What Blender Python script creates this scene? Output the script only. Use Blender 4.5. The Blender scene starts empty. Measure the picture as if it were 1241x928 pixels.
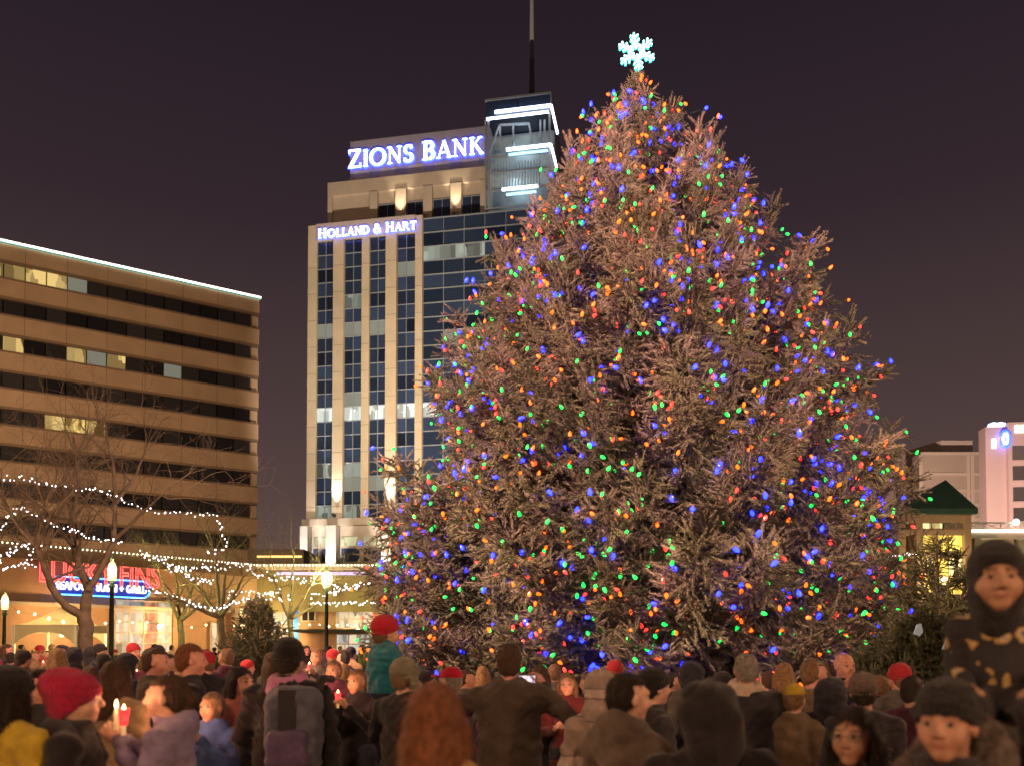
import bpy, math, random
import numpy as np
from mathutils import Vector, Matrix, Euler

scene = bpy.context.scene
COL = scene.collection
random.seed(7)
RNG = np.random.default_rng(11)

# ---------------------------------------------------------------- camera
F = 1000.0            # focal length in pixels of the 1241 px wide photograph
PITCH = math.radians(1.6)
EYE = 1.7
CX, CY = 620.5, 785.0 - F * math.tan(PITCH)
cam_data = bpy.data.cameras.new('camera')
cam = bpy.data.objects.new('camera', cam_data)
COL.objects.link(cam)
cam.location = (0, 0, EYE)
cam.rotation_euler = (math.radians(90) + PITCH, 0, 0)
cam_data.sensor_width = 36.0
cam_data.lens = 36.0 * F / 1241.0
cam_data.shift_y = (CY - 464.0) / 1241.0
cam_data.clip_start = 0.05
cam_data.clip_end = 3000
cam_data.dof.use_dof = True
cam_data.dof.focus_distance = 16.0
cam_data.dof.aperture_fstop = 1.7
scene.camera = cam

# ---------------------------------------------------------------- night sky
world = bpy.data.worlds.new('World')
scene.world = world
world.use_nodes = True
wn, wl = world.node_tree.nodes, world.node_tree.links
wn.clear()
w_out = wn.new('ShaderNodeOutputWorld')
w_bg = wn.new('ShaderNodeBackground')
w_tc = wn.new('ShaderNodeTexCoord')
w_sep = wn.new('ShaderNodeSeparateXYZ')
w_ramp = wn.new('ShaderNodeValToRGB')
wl.new(w_tc.outputs['Generated'], w_sep.inputs[0])
wl.new(w_sep.outputs['Z'], w_ramp.inputs[0])
wl.new(w_ramp.outputs[0], w_bg.inputs[0])
wl.new(w_bg.outputs[0], w_out.inputs[0])
w_bg.inputs[1].default_value = 1.0
els = w_ramp.color_ramp.elements
els[0].position = 0.0; els[0].color = (0.150, 0.088, 0.074, 1)
els[1].position = 1.0; els[1].color = (0.016, 0.010, 0.016, 1)
e = els.new(0.22); e.color = (0.080, 0.050, 0.047, 1)
e = els.new(0.45); e.color = (0.034, 0.021, 0.027, 1)
e = els.new(0.62); e.color = (0.020, 0.0125, 0.0185, 1)

# ---------------------------------------------------------------- render settings
scene.view_settings.view_transform = 'Standard'
scene.view_settings.look = 'None'
scene.view_settings.exposure = 0.0
scene.view_settings.gamma = 1.0
scene.render.engine = 'CYCLES'
cy = scene.cycles
cy.use_denoising = True
cy.max_bounces = 5
cy.diffuse_bounces = 2
cy.glossy_bounces = 2
cy.transmission_bounces = 3
cy.transparent_max_bounces = 6
cy.sample_clamp_indirect = 3.0
cy.sample_clamp_direct = 30.0
cy.caustics_reflective = False
cy.caustics_refractive = False

# ---------------------------------------------------------------- pixel to place
def ray(u, v):
    xc, yc = (u - CX) / F, (CY - v) / F
    return Vector((xc, math.cos(PITCH) - yc * math.sin(PITCH), math.sin(PITCH) + yc * math.cos(PITCH)))

def at(u, v, Y):
    d = ray(u, v)
    k = Y / d.y
    return Vector((d.x * k, Y, EYE + d.z * k))

# ---------------------------------------------------------------- materials
MATS = {}
def mat(name, color, rough=0.7, metal=0.0, vary=0.0, scale=8.0, bump=0.0, bscale=60.0,
        emit=None, estr=0.0, spec=0.5, rand=0.0, trans=0.0, sheen=0.0, coat=0.0, coords='Object'):
    if name in MATS:
        return MATS[name]
    m = bpy.data.materials.new(name)
    m.use_nodes = True
    nt = m.node_tree; n, l = nt.nodes, nt.links
    b = n['Principled BSDF']
    b.inputs['Base Color'].default_value = (*color, 1)
    b.inputs['Roughness'].default_value = rough
    b.inputs['Metallic'].default_value = metal
    b.inputs['Specular IOR Level'].default_value = spec
    if trans: b.inputs['Transmission Weight'].default_value = trans
    if sheen: b.inputs['Sheen Weight'].default_value = sheen
    if coat: b.inputs['Coat Weight'].default_value = coat
    tc = n.new('ShaderNodeTexCoord')
    src = None
    if vary:
        nz = n.new('ShaderNodeTexNoise'); nz.inputs['Scale'].default_value = scale
        nz.inputs['Detail'].default_value = 5; nz.inputs['Roughness'].default_value = 0.6
        l.new(tc.outputs[coords], nz.inputs['Vector'])
        mr = n.new('ShaderNodeMapRange')
        mr.inputs['From Min'].default_value = 0.3; mr.inputs['From Max'].default_value = 0.7
        mr.inputs['To Min'].default_value = 1 - vary; mr.inputs['To Max'].default_value = 1 + vary
        l.new(nz.outputs[0], mr.inputs[0])
        src = mr.outputs[0]
    if rand:
        oi = n.new('ShaderNodeObjectInfo')
        mr2 = n.new('ShaderNodeMapRange')
        mr2.inputs['To Min'].default_value = 1 - rand; mr2.inputs['To Max'].default_value = 1 + rand
        l.new(oi.outputs['Random'], mr2.inputs[0])
        if src is None: src = mr2.outputs[0]
        else:
            mm = n.new('ShaderNodeMath'); mm.operation = 'MULTIPLY'
            l.new(src, mm.inputs[0]); l.new(mr2.outputs[0], mm.inputs[1]); src = mm.outputs[0]
    if src is not None:
        mx = n.new('ShaderNodeVectorMath'); mx.operation = 'SCALE'
        mx.inputs[0].default_value = color
        l.new(src, mx.inputs['Scale'])
        l.new(mx.outputs[0], b.inputs['Base Color'])
    if bump:
        nb = n.new('ShaderNodeTexNoise'); nb.inputs['Scale'].default_value = bscale
        nb.inputs['Detail'].default_value = 4
        l.new(tc.outputs[coords], nb.inputs['Vector'])
        bp = n.new('ShaderNodeBump'); bp.inputs['Strength'].default_value = bump
        bp.inputs['Distance'].default_value = 0.02
        l.new(nb.outputs[0], bp.inputs['Height'])
        l.new(bp.outputs[0], b.inputs['Normal'])
    if emit is not None:
        b.inputs['Emission Color'].default_value = (*emit, 1)
        b.inputs['Emission Strength'].default_value = estr
    MATS[name] = m
    return m

def cloth(name, color, vary=0.25, scale=14.0, bump=0.35, rough=0.92):
    return mat('cloth_' + name, color, rough, 0, vary, scale, bump, 90.0, spec=0.2, sheen=0.15)

# ---------------------------------------------------------------- mesh helpers
def mesh_np(name, verts, faces, smooth=False, mat_idx=None):
    """verts (n,3), faces (m,k) arrays of equal size polygons"""
    verts = np.asarray(verts, dtype=np.float32); faces = np.asarray(faces, dtype=np.int32)
    me = bpy.data.meshes.new(name)
    me.vertices.add(len(verts)); me.vertices.foreach_set('co', verts.ravel())
    m, k = faces.shape
    me.loops.add(m * k); me.loops.foreach_set('vertex_index', faces.ravel())
    me.polygons.add(m)
    me.polygons.foreach_set('loop_start', np.arange(0, m * k, k, dtype=np.int32))
    if smooth: me.polygons.foreach_set('use_smooth', np.ones(m, dtype=bool))
    if mat_idx is not None: me.polygons.foreach_set('material_index', np.asarray(mat_idx, dtype=np.int32))
    me.update(calc_edges=True)
    return me

def link(name, me, parent=None, mats=(), loc=None, rotz=None, label=None, cat=None, group=None, kind=None):
    o = bpy.data.objects.new(name, me)
    COL.objects.link(o)
    if parent is not None: o.parent = parent
    if me is not None and not isinstance(mats, (list, tuple)): mats = [mats]
    if me is not None and len(me.materials) == 0:
        for m in mats: me.materials.append(m)
    if loc is not None: o.location = loc
    if rotz is not None: o.rotation_euler = (0, 0, rotz)
    tag(o, label, cat, group, kind)
    return o

def tag(o, label=None, cat=None, group=None, kind=None):
    if label: o['label'] = label
    if cat: o['category'] = cat
    if group: o['group'] = group
    if kind: o['kind'] = kind
    return o

def empty(name, loc=(0, 0, 0), rotz=0.0, label=None, cat=None, group=None):
    o = bpy.data.objects.new(name, None)
    o.empty_display_size = 0.1
    COL.objects.link(o)
    o.location = loc; o.rotation_euler = (0, 0, rotz)
    return tag(o, label, cat, group)

def copy_tree(o, parent=None):
    c = o.copy(); COL.objects.link(c); c.parent = parent
    for ch in list(o.children): copy_tree(ch, c)
    return c

class MB:
    """collects boxes, polygons and tubes, builds one mesh object"""
    def __init__(self): self.v, self.f = [], []
    def box(self, x0, x1, y0, y1, z0, z1):
        b = len(self.v)
        self.v += [(x0,y0,z0),(x1,y0,z0),(x1,y1,z0),(x0,y1,z0),(x0,y0,z1),(x1,y0,z1),(x1,y1,z1),(x0,y1,z1)]
        self.f += [tuple(b+i for i in q) for q in ((0,3,2,1),(4,5,6,7),(0,1,5,4),(1,2,6,5),(2,3,7,6),(3,0,4,7))]
        return self
    def prism(self, pts, y0, y1):
        """polygon in x,z pushed along y"""
        b = len(self.v); n = len(pts)
        self.v += [(x, y0, z) for x, z in pts] + [(x, y1, z) for x, z in pts]
        self.f.append(tuple(b + i for i in range(n)))
        self.f.append(tuple(b + n + i for i in reversed(range(n))))
        for i in range(n):
            j = (i + 1) % n
            self.f.append((b+i, b+n+i, b+n+j, b+j))
        return self
    def bar(self, p, q, w, d=None):
        """square bar between two points"""
        p, q = Vector(p), Vector(q); d = d or w
        t = (q - p).normalized()
        up = Vector((0,0,1)) if abs(t.z) < 0.9 else Vector((0,1,0))
        a = t.cross(up).normalized() * (w/2); c = t.cross(a).normalized() * (d/2)
        b = len(self.v)
        for e in (p, q):
            for s in ((-1,-1),(1,-1),(1,1),(-1,1)):
                self.v.append(tuple(e + a*s[0] + c*s[1]))
        self.f += [tuple(b+i for i in x) for x in ((0,1,2,3),(7,6,5,4),(0,4,5,1),(1,5,6,2),(2,6,7,3),(3,7,4,0))]
        return self
    def lathe(self, prof, n=16, c=(0,0,0)):
        b = len(self.v)
        for r, z in prof:
            for i in range(n):
                a = 2*math.pi*i/n
                self.v.append((c[0]+r*math.cos(a), c[1]+r*math.sin(a), c[2]+z))
        for k in range(len(prof)-1):
            for i in range(n):
                j = (i+1) % n
                self.f.append((b+k*n+i, b+k*n+j, b+(k+1)*n+j, b+(k+1)*n+i))
        self.f.append(tuple(b+i for i in reversed(range(n))))
        self.f.append(tuple(b+(len(prof)-1)*n+i for i in range(n)))
        return self
    def tube(self, pts, rad, n=6):
        v, f = tube_np([(np.array(pts, dtype=float), np.array(rad if hasattr(rad, '__len__') else [rad]*len(pts), dtype=float), n)])
        b = len(self.v)
        self.v += [tuple(x) for x in v]; self.f += [tuple(b+i for i in q) for q in f]
        return self
    def mesh(self, name, smooth=False):
        me = bpy.data.meshes.new(name); me.from_pydata(self.v, [], self.f)
        if smooth: me.polygons.foreach_set('use_smooth', [True]*len(me.polygons))
        me.update(); return me
    def build(self, name, m, parent=None, smooth=False, **kw):
        return link(name, self.mesh(name, smooth), parent, m, **kw)

def tube_np(polys):
    """polys: list of (pts (k,3), radii (k,), sides) -> verts, quads"""
    V, Q = [], []; base = 0
    for pts, rad, n in polys:
        k = len(pts)
        t = np.gradient(pts, axis=0); t /= (np.linalg.norm(t, axis=1, keepdims=True) + 1e-9)
        ref = np.array([0.0, 0, 1]) if abs(t[:, 2]).mean() < 0.8 else np.array([1.0, 0, 0])
        a = np.cross(t, ref); a /= (np.linalg.norm(a, axis=1, keepdims=True) + 1e-9)
        c = np.cross(t, a)
        ang = np.arange(n) * 2 * np.pi / n
        ring = pts[:, None] + rad[:, None, None] * (np.cos(ang)[None, :, None]*a[:, None] + np.sin(ang)[None, :, None]*c[:, None])
        V.append(ring.reshape(-1, 3))
        i = np.arange(k-1)[:, None]*n; j = np.arange(n)[None]; j2 = (j+1) % n
        q = np.stack([i+j, i+j2, i+n+j2, i+n+j], -1).reshape(-1, 4) + base
        Q.append(q)
        # closed ends: a collapsed fan made of quads
        base += k*n
    return np.concatenate(V), np.concatenate(Q)

def blobs_np(pts, r, dirs=None, stretch=1.0):
    """small octahedra at points -> verts, tris"""
    pts = np.asarray(pts, dtype=float); n = len(pts)
    o = np.array([(1,0,0),(-1,0,0),(0,1,0),(0,-1,0),(0,0,stretch),(0,0,-stretch)])*1.0
    rr = np.asarray(r) * np.ones(n)
    v = pts[:, None] + o[None]*rr[:, None, None]
    t = np.array([(0,2,4),(2,1,4),(1,3,4),(3,0,4),(2,0,5),(1,2,5),(3,1,5),(0,3,5)])
    f = t[None] + (np.arange(n)*6)[:, None, None]
    return v.reshape(-1, 3), f.reshape(-1, 3)

def point_lamp(name, loc, power, color, radius=0.15, parent=None):
    d = bpy.data.lights.new(name, 'POINT'); d.energy = power; d.color = color; d.shadow_soft_size = radius
    o = bpy.data.objects.new(name, d); COL.objects.link(o); o.location = loc
    if parent is not None: o.parent = parent
    return o

def spot_lamp(name, loc, target, power, color, angle, blend=0.5, radius=0.3, parent=None):
    d = bpy.data.lights.new(name, 'SPOT'); d.energy = power; d.color = color; d.shadow_soft_size = radius
    d.spot_size = math.radians(angle); d.spot_blend = blend
    o = bpy.data.objects.new(name, d); COL.objects.link(o); o.location = loc
    o.rotation_euler = (Vector(target) - Vector(loc)).to_track_quat('-Z', 'Y').to_euler()
    if parent is not None: o.parent = parent
    return o

def text_mesh(name, body, size, extrude=0.02, bevel=0.0, outline=False, space=1.0, bold=0.0):
    cu = bpy.data.curves.new(name, 'FONT'); cu.body = body; cu.size = size
    cu.align_x = 'LEFT'; cu.space_character = space
    cu.resolution_u = 3
    if outline:
        cu.fill_mode = 'NONE'; cu.bevel_depth = bevel; cu.bevel_resolution = 1
    else:
        cu.extrude = extrude; cu.offset = bold
    o = bpy.data.objects.new(name, cu); COL.objects.link(o)
    dg = bpy.context.evaluated_depsgraph_get()
    me = bpy.data.meshes.new_from_object(o.evaluated_get(dg))
    bpy.data.objects.remove(o)
    # from text plane x,y to wall plane x,z (reads from -y side)
    me.transform(Matrix.Rotation(math.radians(90), 4, 'X'))
    return me
# ================================================================= SETTING
class Wall:
    """a vertical facade plane: local x along it, local y into the building, z up"""
    def __init__(self, A, B):
        self.A = Vector((A[0], A[1])); t = Vector((B[0]-A[0], B[1]-A[1])); self.t = t.normalized()
        self.n = Vector((-self.t.y, self.t.x)); self.rot = math.atan2(self.t.y, self.t.x)
    def sz(self, u, v, off=0.0):
        d = ray(u, v); d2 = Vector((d.x, d.y))
        k = (self.A.dot(self.n) + off) / d2.dot(self.n)
        p = d2 * k
        return (p - self.A).dot(self.t), EYE + d.z * k
    def s(self, u, v, off=0.0): return self.sz(u, v, off)[0]
    def z(self, u, v, off=0.0): return self.sz(u, v, off)[1]
    def world(self, s, y, z):
        p = self.A + self.t * s + self.n * y
        return Vector((p.x, p.y, z))

# ---- ground: brick plaza, reaching the horizon
def ground_material():
    m = bpy.data.materials.new('plaza_brick'); m.use_nodes = True
    n, l = m.node_tree.nodes, m.node_tree.links; b = n['Principled BSDF']
    tc = n.new('ShaderNodeTexCoord'); br = n.new('ShaderNodeTexBrick')
    br.inputs['Scale'].default_value = 4.0
    br.inputs['Color1'].default_value = (0.20, 0.10, 0.075, 1); br.inputs['Color2'].default_value = (0.26, 0.14, 0.10, 1)
    br.inputs['Mortar'].default_value = (0.16, 0.14, 0.12, 1); br.inputs['Mortar Size'].default_value = 0.012
    l.new(tc.outputs['Object'], br.inputs['Vector']); l.new(br.outputs['Color'], b.inputs['Base Color'])
    b.inputs['Roughness'].default_value = 0.6
    return m
g = MB(); g.v = [(-900,-200,0),(900,-200,0),(900,1600,0),(-900,1600,0)]; g.f = [(0,1,2,3)]
g.build('ground', ground_material(), kind='structure', label='brick paved plaza and city ground')

# ---- shared materials
STONE = mat('sandstone_cladding', (0.50, 0.40, 0.29), 0.75, vary=0.10, scale=0.35, bump=0.15, bscale=3.0)
STONE2 = mat('upper_stone_cladding', (0.44, 0.35, 0.28), 0.75, vary=0.10, scale=0.4, bump=0.15, bscale=3.0)
SIGNWALL = mat('sign_wall_panel', (0.30, 0.26, 0.27), 0.6, vary=0.08, scale=0.4)
SIGNPANEL = mat('sign_wall_panel_pale', (0.38, 0.32, 0.30), 0.6, vary=0.08, scale=0.4)
GLASS = mat('dark_glass', (0.016, 0.026, 0.055), 0.16, spec=0.6, rand=0.5)
GLASS2 = mat('blue_spandrel_glass', (0.028, 0.045, 0.095), 0.25, spec=0.5, rand=0.35)
METAL = mat('pale_mullion_metal', (0.34, 0.36, 0.41), 0.45, metal=0.3)
DARKMETAL = mat('dark_metal', (0.04, 0.045, 0.045), 0.5, metal=0.6)
LITWHITE = mat('lit_office_glass', (0.3, 0.32, 0.3), 0.3, vary=0.6, scale=0.9, emit=(0.80, 0.92, 0.95), estr=0.95)
LITDIM = mat('dim_lit_office_glass', (0.08, 0.09, 0.09), 0.3, emit=(0.75, 0.78, 0.62), estr=0.20, rand=0.3)
NEONWHITE = mat('neon_white', (0.8, 0.8, 0.85), 0.4, emit=(0.80, 0.86, 1.0), estr=5.0)
NEONBLUE = mat('neon_blue', (0.1, 0.15, 0.6), 0.4, emit=(0.02, 0.05, 1.0), estr=6.0)
LETTERFACE = mat('letter_face', (0.9, 0.9, 0.95), 0.4, emit=(0.86, 0.90, 1.0), estr=4.0)

def lit_interior(name, base, emitcol, strength, scale=1.2, lo=0.1):
    """a lit room seen through a pane: uneven brightness"""
    if name in MATS: return MATS[name]
    m = bpy.data.materials.new(name); m.use_nodes = True
    n, l = m.node_tree.nodes, m.node_tree.links; b = n['Principled BSDF']
    b.inputs['Base Color'].default_value = (*base, 1); b.inputs['Roughness'].default_value = 0.25
    tc = n.new('ShaderNodeTexCoord'); oi = n.new('ShaderNodeObjectInfo')
    ad = n.new('ShaderNodeVectorMath'); ad.operation = 'ADD'
    l.new(tc.outputs['Object'], ad.inputs[0]); l.new(oi.outputs['Location'], ad.inputs[1])
    vo = n.new('ShaderNodeTexVoronoi'); vo.distance = 'CHEBYCHEV'; vo.inputs['Scale'].default_value = scale
    sq = n.new('ShaderNodeVectorMath'); sq.operation = 'MULTIPLY'; sq.inputs[1].default_value = (1.3, .2, .35); l.new(ad.outputs[0], sq.inputs[0]); l.new(sq.outputs[0], vo.inputs['Vector']); vo.inputs['Randomness'].default_value = .75
    sp = n.new('ShaderNodeSeparateColor'); l.new(vo.outputs['Color'], sp.inputs[0])
    mr = n.new('ShaderNodeMapRange'); mr.inputs['To Min'].default_value = lo*strength; mr.inputs['To Max'].default_value = strength*1.5
    l.new(sp.outputs[0], mr.inputs[0])
    l.new(mr.outputs[0], b.inputs['Emission Strength'])
    b.inputs['Emission Color'].default_value = (*emitcol, 1)
    MATS[name] = m; return m
LITFLOOR = lit_interior('lit_floor_interior', (0.2, 0.2, 0.2), (0.80, 0.95, 0.92), 0.75, 0.9, 0.25)
LITPART = lit_interior('partly_lit_interior', (0.05, 0.05, 0.05), (0.80, 0.90, 0.75), 0.30, 0.8, 0.05)
LITYELLOW = lit_interior('yellow_lit_interior', (0.2, 0.15, 0.05), (1.0, 0.72, 0.22), 0.75, 1.1, 0.1)

UNITBOX = {}
def unit_box(w, d, h, key=None):
    """shared box mesh with its origin at lower left front corner"""
    k = (round(w,3), round(d,3), round(h,3), key)
    if k not in UNITBOX: UNITBOX[k] = MB().box(0, w, 0, d, 0, h).mesh('piece')
    return UNITBOX[k]

def piece(name, parent, m, x, y, z, w, d, h, **kw):
    me = unit_box(w, d, h, m.name)
    return link(name, me, parent, m, loc=(x, y, z), **kw)

# ================================================================= BANK TOWER
tA = at(373.5, 600, 135.0); tB = at(507, 600, 131.6)
TW = Wall((tA.x, tA.y), (tB.x, tB.y))
tower = empty('bank_tower', (TW.A.x, TW.A.y, 0), TW.rot,
    'tall sandstone and dark glass bank tower with glowing rooftop letters', 'building')
zt1 = TW.z(440, 269)          # top of the lower slab
zt0 = TW.z(440, 628)          # foot of the shaft
colpx = [(373.5, 384), (404.5, 417), (438.6, 447.6), (468, 481), (503.4, 512)]
cols = [(TW.s(a, 450), TW.s(b, 450)) for a, b in colpx]
sR = cols[-1][1] + 34.0
# core behind the glass
MB().box(cols[0][0]+.3, sR, 0.9, 30, 0, zt1-.4).build('wall_core', mat('tower_core', (0.05,0.05,0.06), 0.8), tower)
for i, (a, b) in enumerate(cols):
    MB().box(a, b, -0.55 if i in (1, 3) else -0.35, 1.2, zt0, zt1-2.6 if i not in (0,4) else zt1).build('pilaster', STONE, tower)
    jl = MB()
    for r in range(12):
        zj = zt0 + 2 + r*4.4
        if zj < zt1-3.2: jl.box(a+.01, b-.01, (-.56 if i in (1, 3) else -.36), -.3, zj, zj+.07)
    jl.build('stone_joints', mat('joint_dark', (.20,.155,.11), .9), tower)  # stone joints as thin strips in a darker colour
# side return of the first pilaster
MB().box(cols[0][0]-.02, cols[0][0]+.8, 1.2, 30, 0, zt1).build('side_wall', STONE, tower)
MB().box(cols[0][1]+.01, cols[-1][0]-.01, -0.6, 0.9, zt1-2.7, zt1+.03).build('parapet', STONE2, tower)
ROW = 2.2
nrows = int((zt1-2.7-zt0)/ROW)
rowh = (zt1-2.7-zt0)/nrows
litrow = int((TW.z(440, 498)-zt0)/rowh)
rr = random.Random(3)
for bi in range(4):
    s0, s1 = cols[bi][1], cols[bi+1][0]
    fr = MB()
    wP = (s1-s0)/2
    fr.box(s0+wP-.035, s0+wP+.035, -.02, .3, zt0, zt1-2.7)
    for r in range(nrows+1):
        fr.box(s0, s1, -.05, .3, zt0+r*rowh-.04, zt0+r*rowh+.04)
    fr.build('window_frame', METAL, tower)
    for r in range(nrows):
        m = GLASS if r % 2 else GLASS2
        if r == litrow: m = LITFLOOR
        elif bi in (0,1) and r == litrow-4: m = LITPART
        elif r in (0,): m = LITPART if rr.random() < .7 else GLASS
        elif r in (2, 3) and bi < 3: m = LITDIM if rr.random() < .5 else GLASS
        elif r == nrows-5 and bi in (1,): m = LITPART
        elif r in (nrows-3,) and bi == 3: m = LITDIM
        elif r == nrows-7 and bi in (0,1,2) and rr.random() < .7: m = LITDIM
        elif r in (litrow-3, litrow-7, litrow+1) and rr.random() < .35: m = LITDIM
        for c in range(2):
            piece('pane', tower, m, s0+c*wP+.06, .12, zt0+r*rowh+.07, wP-.12, .1, rowh-.14)
# glass curtain wall right of the last pilaster, running behind the tree
s0 = cols[-1][1]; pw = 3.4; ncol = 8
fr = MB()
for r in range(nrows+2):
    fr.box(s0, s0+ncol*pw, .1, .5, zt0+r*rowh-.06, zt0+r*rowh+.06)
for c in range(ncol+1): fr.box(s0+c*pw-.04, s0+c*pw+.04, .15, .5, zt0, zt1-.5)
fr.build('window_frame', METAL, tower)
for r in range(nrows+1):
    for c in range(ncol):
        m = GLASS if r % 2 else GLASS2
        if r == litrow: m = LITFLOOR
        elif r == nrows-2 and c in (0,1,2): m = LITPART
        elif r == nrows-8 and c in (1,2): m = LITDIM
        piece('pane', tower, m, s0+c*pw+.05, .3, zt0+r*rowh+.07, pw-.1, .1, rowh-.14)
# podium with floodlit piers
zp1, zp0 = TW.z(400, 636), 0.0
MB().box(cols[0][0]-.5, sR, -1.0, 30, zp1-.2, zt0+.02).build('podium_slab', STONE2, tower)
for a, b in ((368.5, 377.5), (399.5, 411.5), (466, 477)):
    MB().box(TW.s(a,660), TW.s(b,660), -1.6, .2, 0, zp1-.25).build('pier', mat('pale_limestone', (0.62,0.58,0.52), .7, vary=.06, scale=.5), tower)
for (a, b) in ((378, 399), (412, 466)):
    sa, sb = TW.s(a,660), TW.s(b,660)
    MB().box(sa, sb, -.2, .3, 0, zp1-.25).build('podium_wall', STONE2, tower)
    for k in range(2):
        w = (sb-sa)/2
        z0 = TW.z(440, 661); z1 = TW.z(440, 650)
        piece('pane', tower, lit_interior('podium_lit', (.2,.2,.15), (0.9,0.88,0.5), .35, .7, .5), sa+w*k+.35, -.3, z0, w-.7, .08, z1-z0)
        piece('pane', tower, GLASS2, sa+w*k+.35, -.3, TW.z(440,680), w-.7, .08, z0-.4-TW.z(440,680))
# second tier
t2L, t2R = TW.s(391.5, 240), TW.s(589, 240)
z2 = TW.z(480, 213.5, 2.0); z2b = zt1-.6
MB().box(t2L, t2R, 2.4, 28, z2b, z2-2.2).build('upper_storey_wall', STONE2, tower)
MB().box(t2L-.02, t2R+.02, 1.9, 28, z2-2.3, z2).build('cornice', STONE2, tower)
MB().box(t2L, TW.s(397, 240), 1.9, 2.6, z2b, z2-2.35).build('pilaster', STONE2, tower)
for a, b in ((443.5, 453), (475, 488), (509, 520), (542.5, 556), (579, 589)):
    MB().box(TW.s(a,240), TW.s(b,240), 1.7, 2.6, z2b, z2-2.35).build('pilaster', STONE2, tower)
for a, b in ((453, 475), (488, 509), (520, 542.5), (556, 579)):
    sa, sb = TW.s(a, 240)+.05, TW.s(b, 240)-.05
    zt = TW.z((a+b)/2, 0)  # unused top guard
    zm = z2b + (z2-2.4-z2b)*.66
    w = (sb-sa)/2
    for k in range(2):
        piece('pane', tower, GLASS, sa+w*k+.06, 2.25, z2b+.8, w-.1, .1, zm-z2b-.8)
    MB().box(sa, sb, 2.2, 2.4, zm, zm+.15).build('window_frame', METAL, tower)
# sign tier
t3L, t3R = TW.s(415, 200), TW.s(589, 200)
z3 = TW.z(500, 161.5, 3.0)
MB().box(t3L, t3R, 3.4, 26, z2-.05, z3).build('sign_wall', SIGNWALL, tower)
for k in range(5):
    a = t3L + (t3R-t3L)*(.03+.195*k)
    MB().box(a, a+(t3R-t3L)*.11, 3.3, 3.45, z2+.02, z2+2.4).build('wall_panel', SIGNPANEL, tower)
# lantern: glass crown at the corner
gL, gR = TW.s(588.5, 200, .8), TW.s(667.5, 200, .8)
def lz(v, u=630): return TW.z(u, v, .8)
MB().box(gL, gR, 5.5, 20, zt1-1, lz(140)).build('lantern_core', mat('lantern_core', (0.30,0.33,0.33), .6, vary=.3, scale=.4), tower)
for k in range(2):                                               # glass roof box
    w = (gR-gL)/2
    piece('pane', tower, GLASS2, gL+k*w+.08, .9, lz(139), w-.16, .1, lz(118)-lz(139))
MB().box(gL+.1, gR-.1, 1.05, 20, lz(139), lz(118)).build('glass_roof_box', GLASS, tower)
fr = MB()
fr.box(gL-.1, gR+.1, .75, 1.1, lz(118), lz(118)+.3)
fr.box(gR-.05, gR+.15, .75, 1.1, lz(139), lz(118)-.01)
for u in (588.5, 592, 666): 
    s = TW.s(u, 200, .8); fr.box(s-.14, s+.14, .7, 1.0, zt1-1, lz(141))
for v in (187.5, 206, 228, 250, 262): fr.box(gL, gR, .72, 1.02, lz(v)-.12, lz(v)+.12)
fr.build('lantern_frame', METAL, tower)
br = MB()                                                          # bracing seen behind the glass
for p, q in (((592,187),(606,152)), ((606,152),(641,150)), ((641,150),(647,184)), ((606,152),(606,187)), ((622,152),(622,187)), ((655,146),(655,187)), ((660,146),(660,187))):
    a = TW.sz(*p, 2.0); b = TW.sz(*q, 2.0)
    br.bar((a[0], 2.0, a[1]), (b[0], 2.0, b[1]), .28)
br.build('bracing', METAL, tower)
for k in range(17):                                                # upright fins
    s = TW.s(597+k*3.5, 208, 1.2)
    piece('fin', tower, mat('pale_fin', (.5,.55,.6), .4, metal=.2), s, 1.2, lz(226), .14, .5, lz(193)-lz(226))
def neon(u0, u1, vmid, h=.42, y=.4, m=NEONWHITE, name='neon_tube'):
    z = lz(vmid, (u0+u1)/2); a = TW.s(u0, vmid, .8); b = TW.s(u1, vmid, .8)
    MB().box(a, b, y, y+.25, z-h/2, z+h/2).build(name, m, tower)
neon(600, 668, 133.5); neon(590, 665, 141.5, .3); neon(614, 668, 180); neon(617, 664, 186.5, .3, m=mat('neon_pale_blue', (.3,.5,.8), .4, emit=(.25,.55,1.0), estr=3.0))
neon(609, 652, 229); neon(614, 650, 235.5, .3, m=MATS['neon_pale_blue'])
neon(610, 642, 262.5, .4); neon(612, 640, 267, .2, m=MATS['neon_pale_blue'])
for (a, b) in (((668.5, 130), (676, 164)), ((668, 177), (675, 205))):
    p, q = TW.sz(*a, .8), TW.sz(*b, .8)
    MB().bar((p[0], .4, p[1]), (q[0], .4, q[1]), .36).build('neon_tube', NEONWHITE, tower)
for z in (lz(165), lz(210)):
    point_lamp('lantern_interior_light', ((gL+gR)/2, 3.6, z), 260, (.55, .85, 1.0), .9, tower)
# spire
sp = TW.s(644.5, 60, 8); 
zsp = lambda v: TW.z(644.5, v, 8)
MB().lathe([(.6, lz(120)), (.4, zsp(80)), (.3, zsp(49))], 10, (sp, 8, 0)).build('spire_base', mat('spire_dark', (.05,.045,.06), .6), tower)
MB().lathe([(.36, zsp(49.5)), (.30, zsp(0)), (.2, zsp(-60)), (.05, zsp(-75))], 10, (sp, 8, 0)).build('spire', mat('spire_pale', (.55,.5,.47), .5, emit=(.5,.36,.33), estr=.12), tower)

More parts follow.
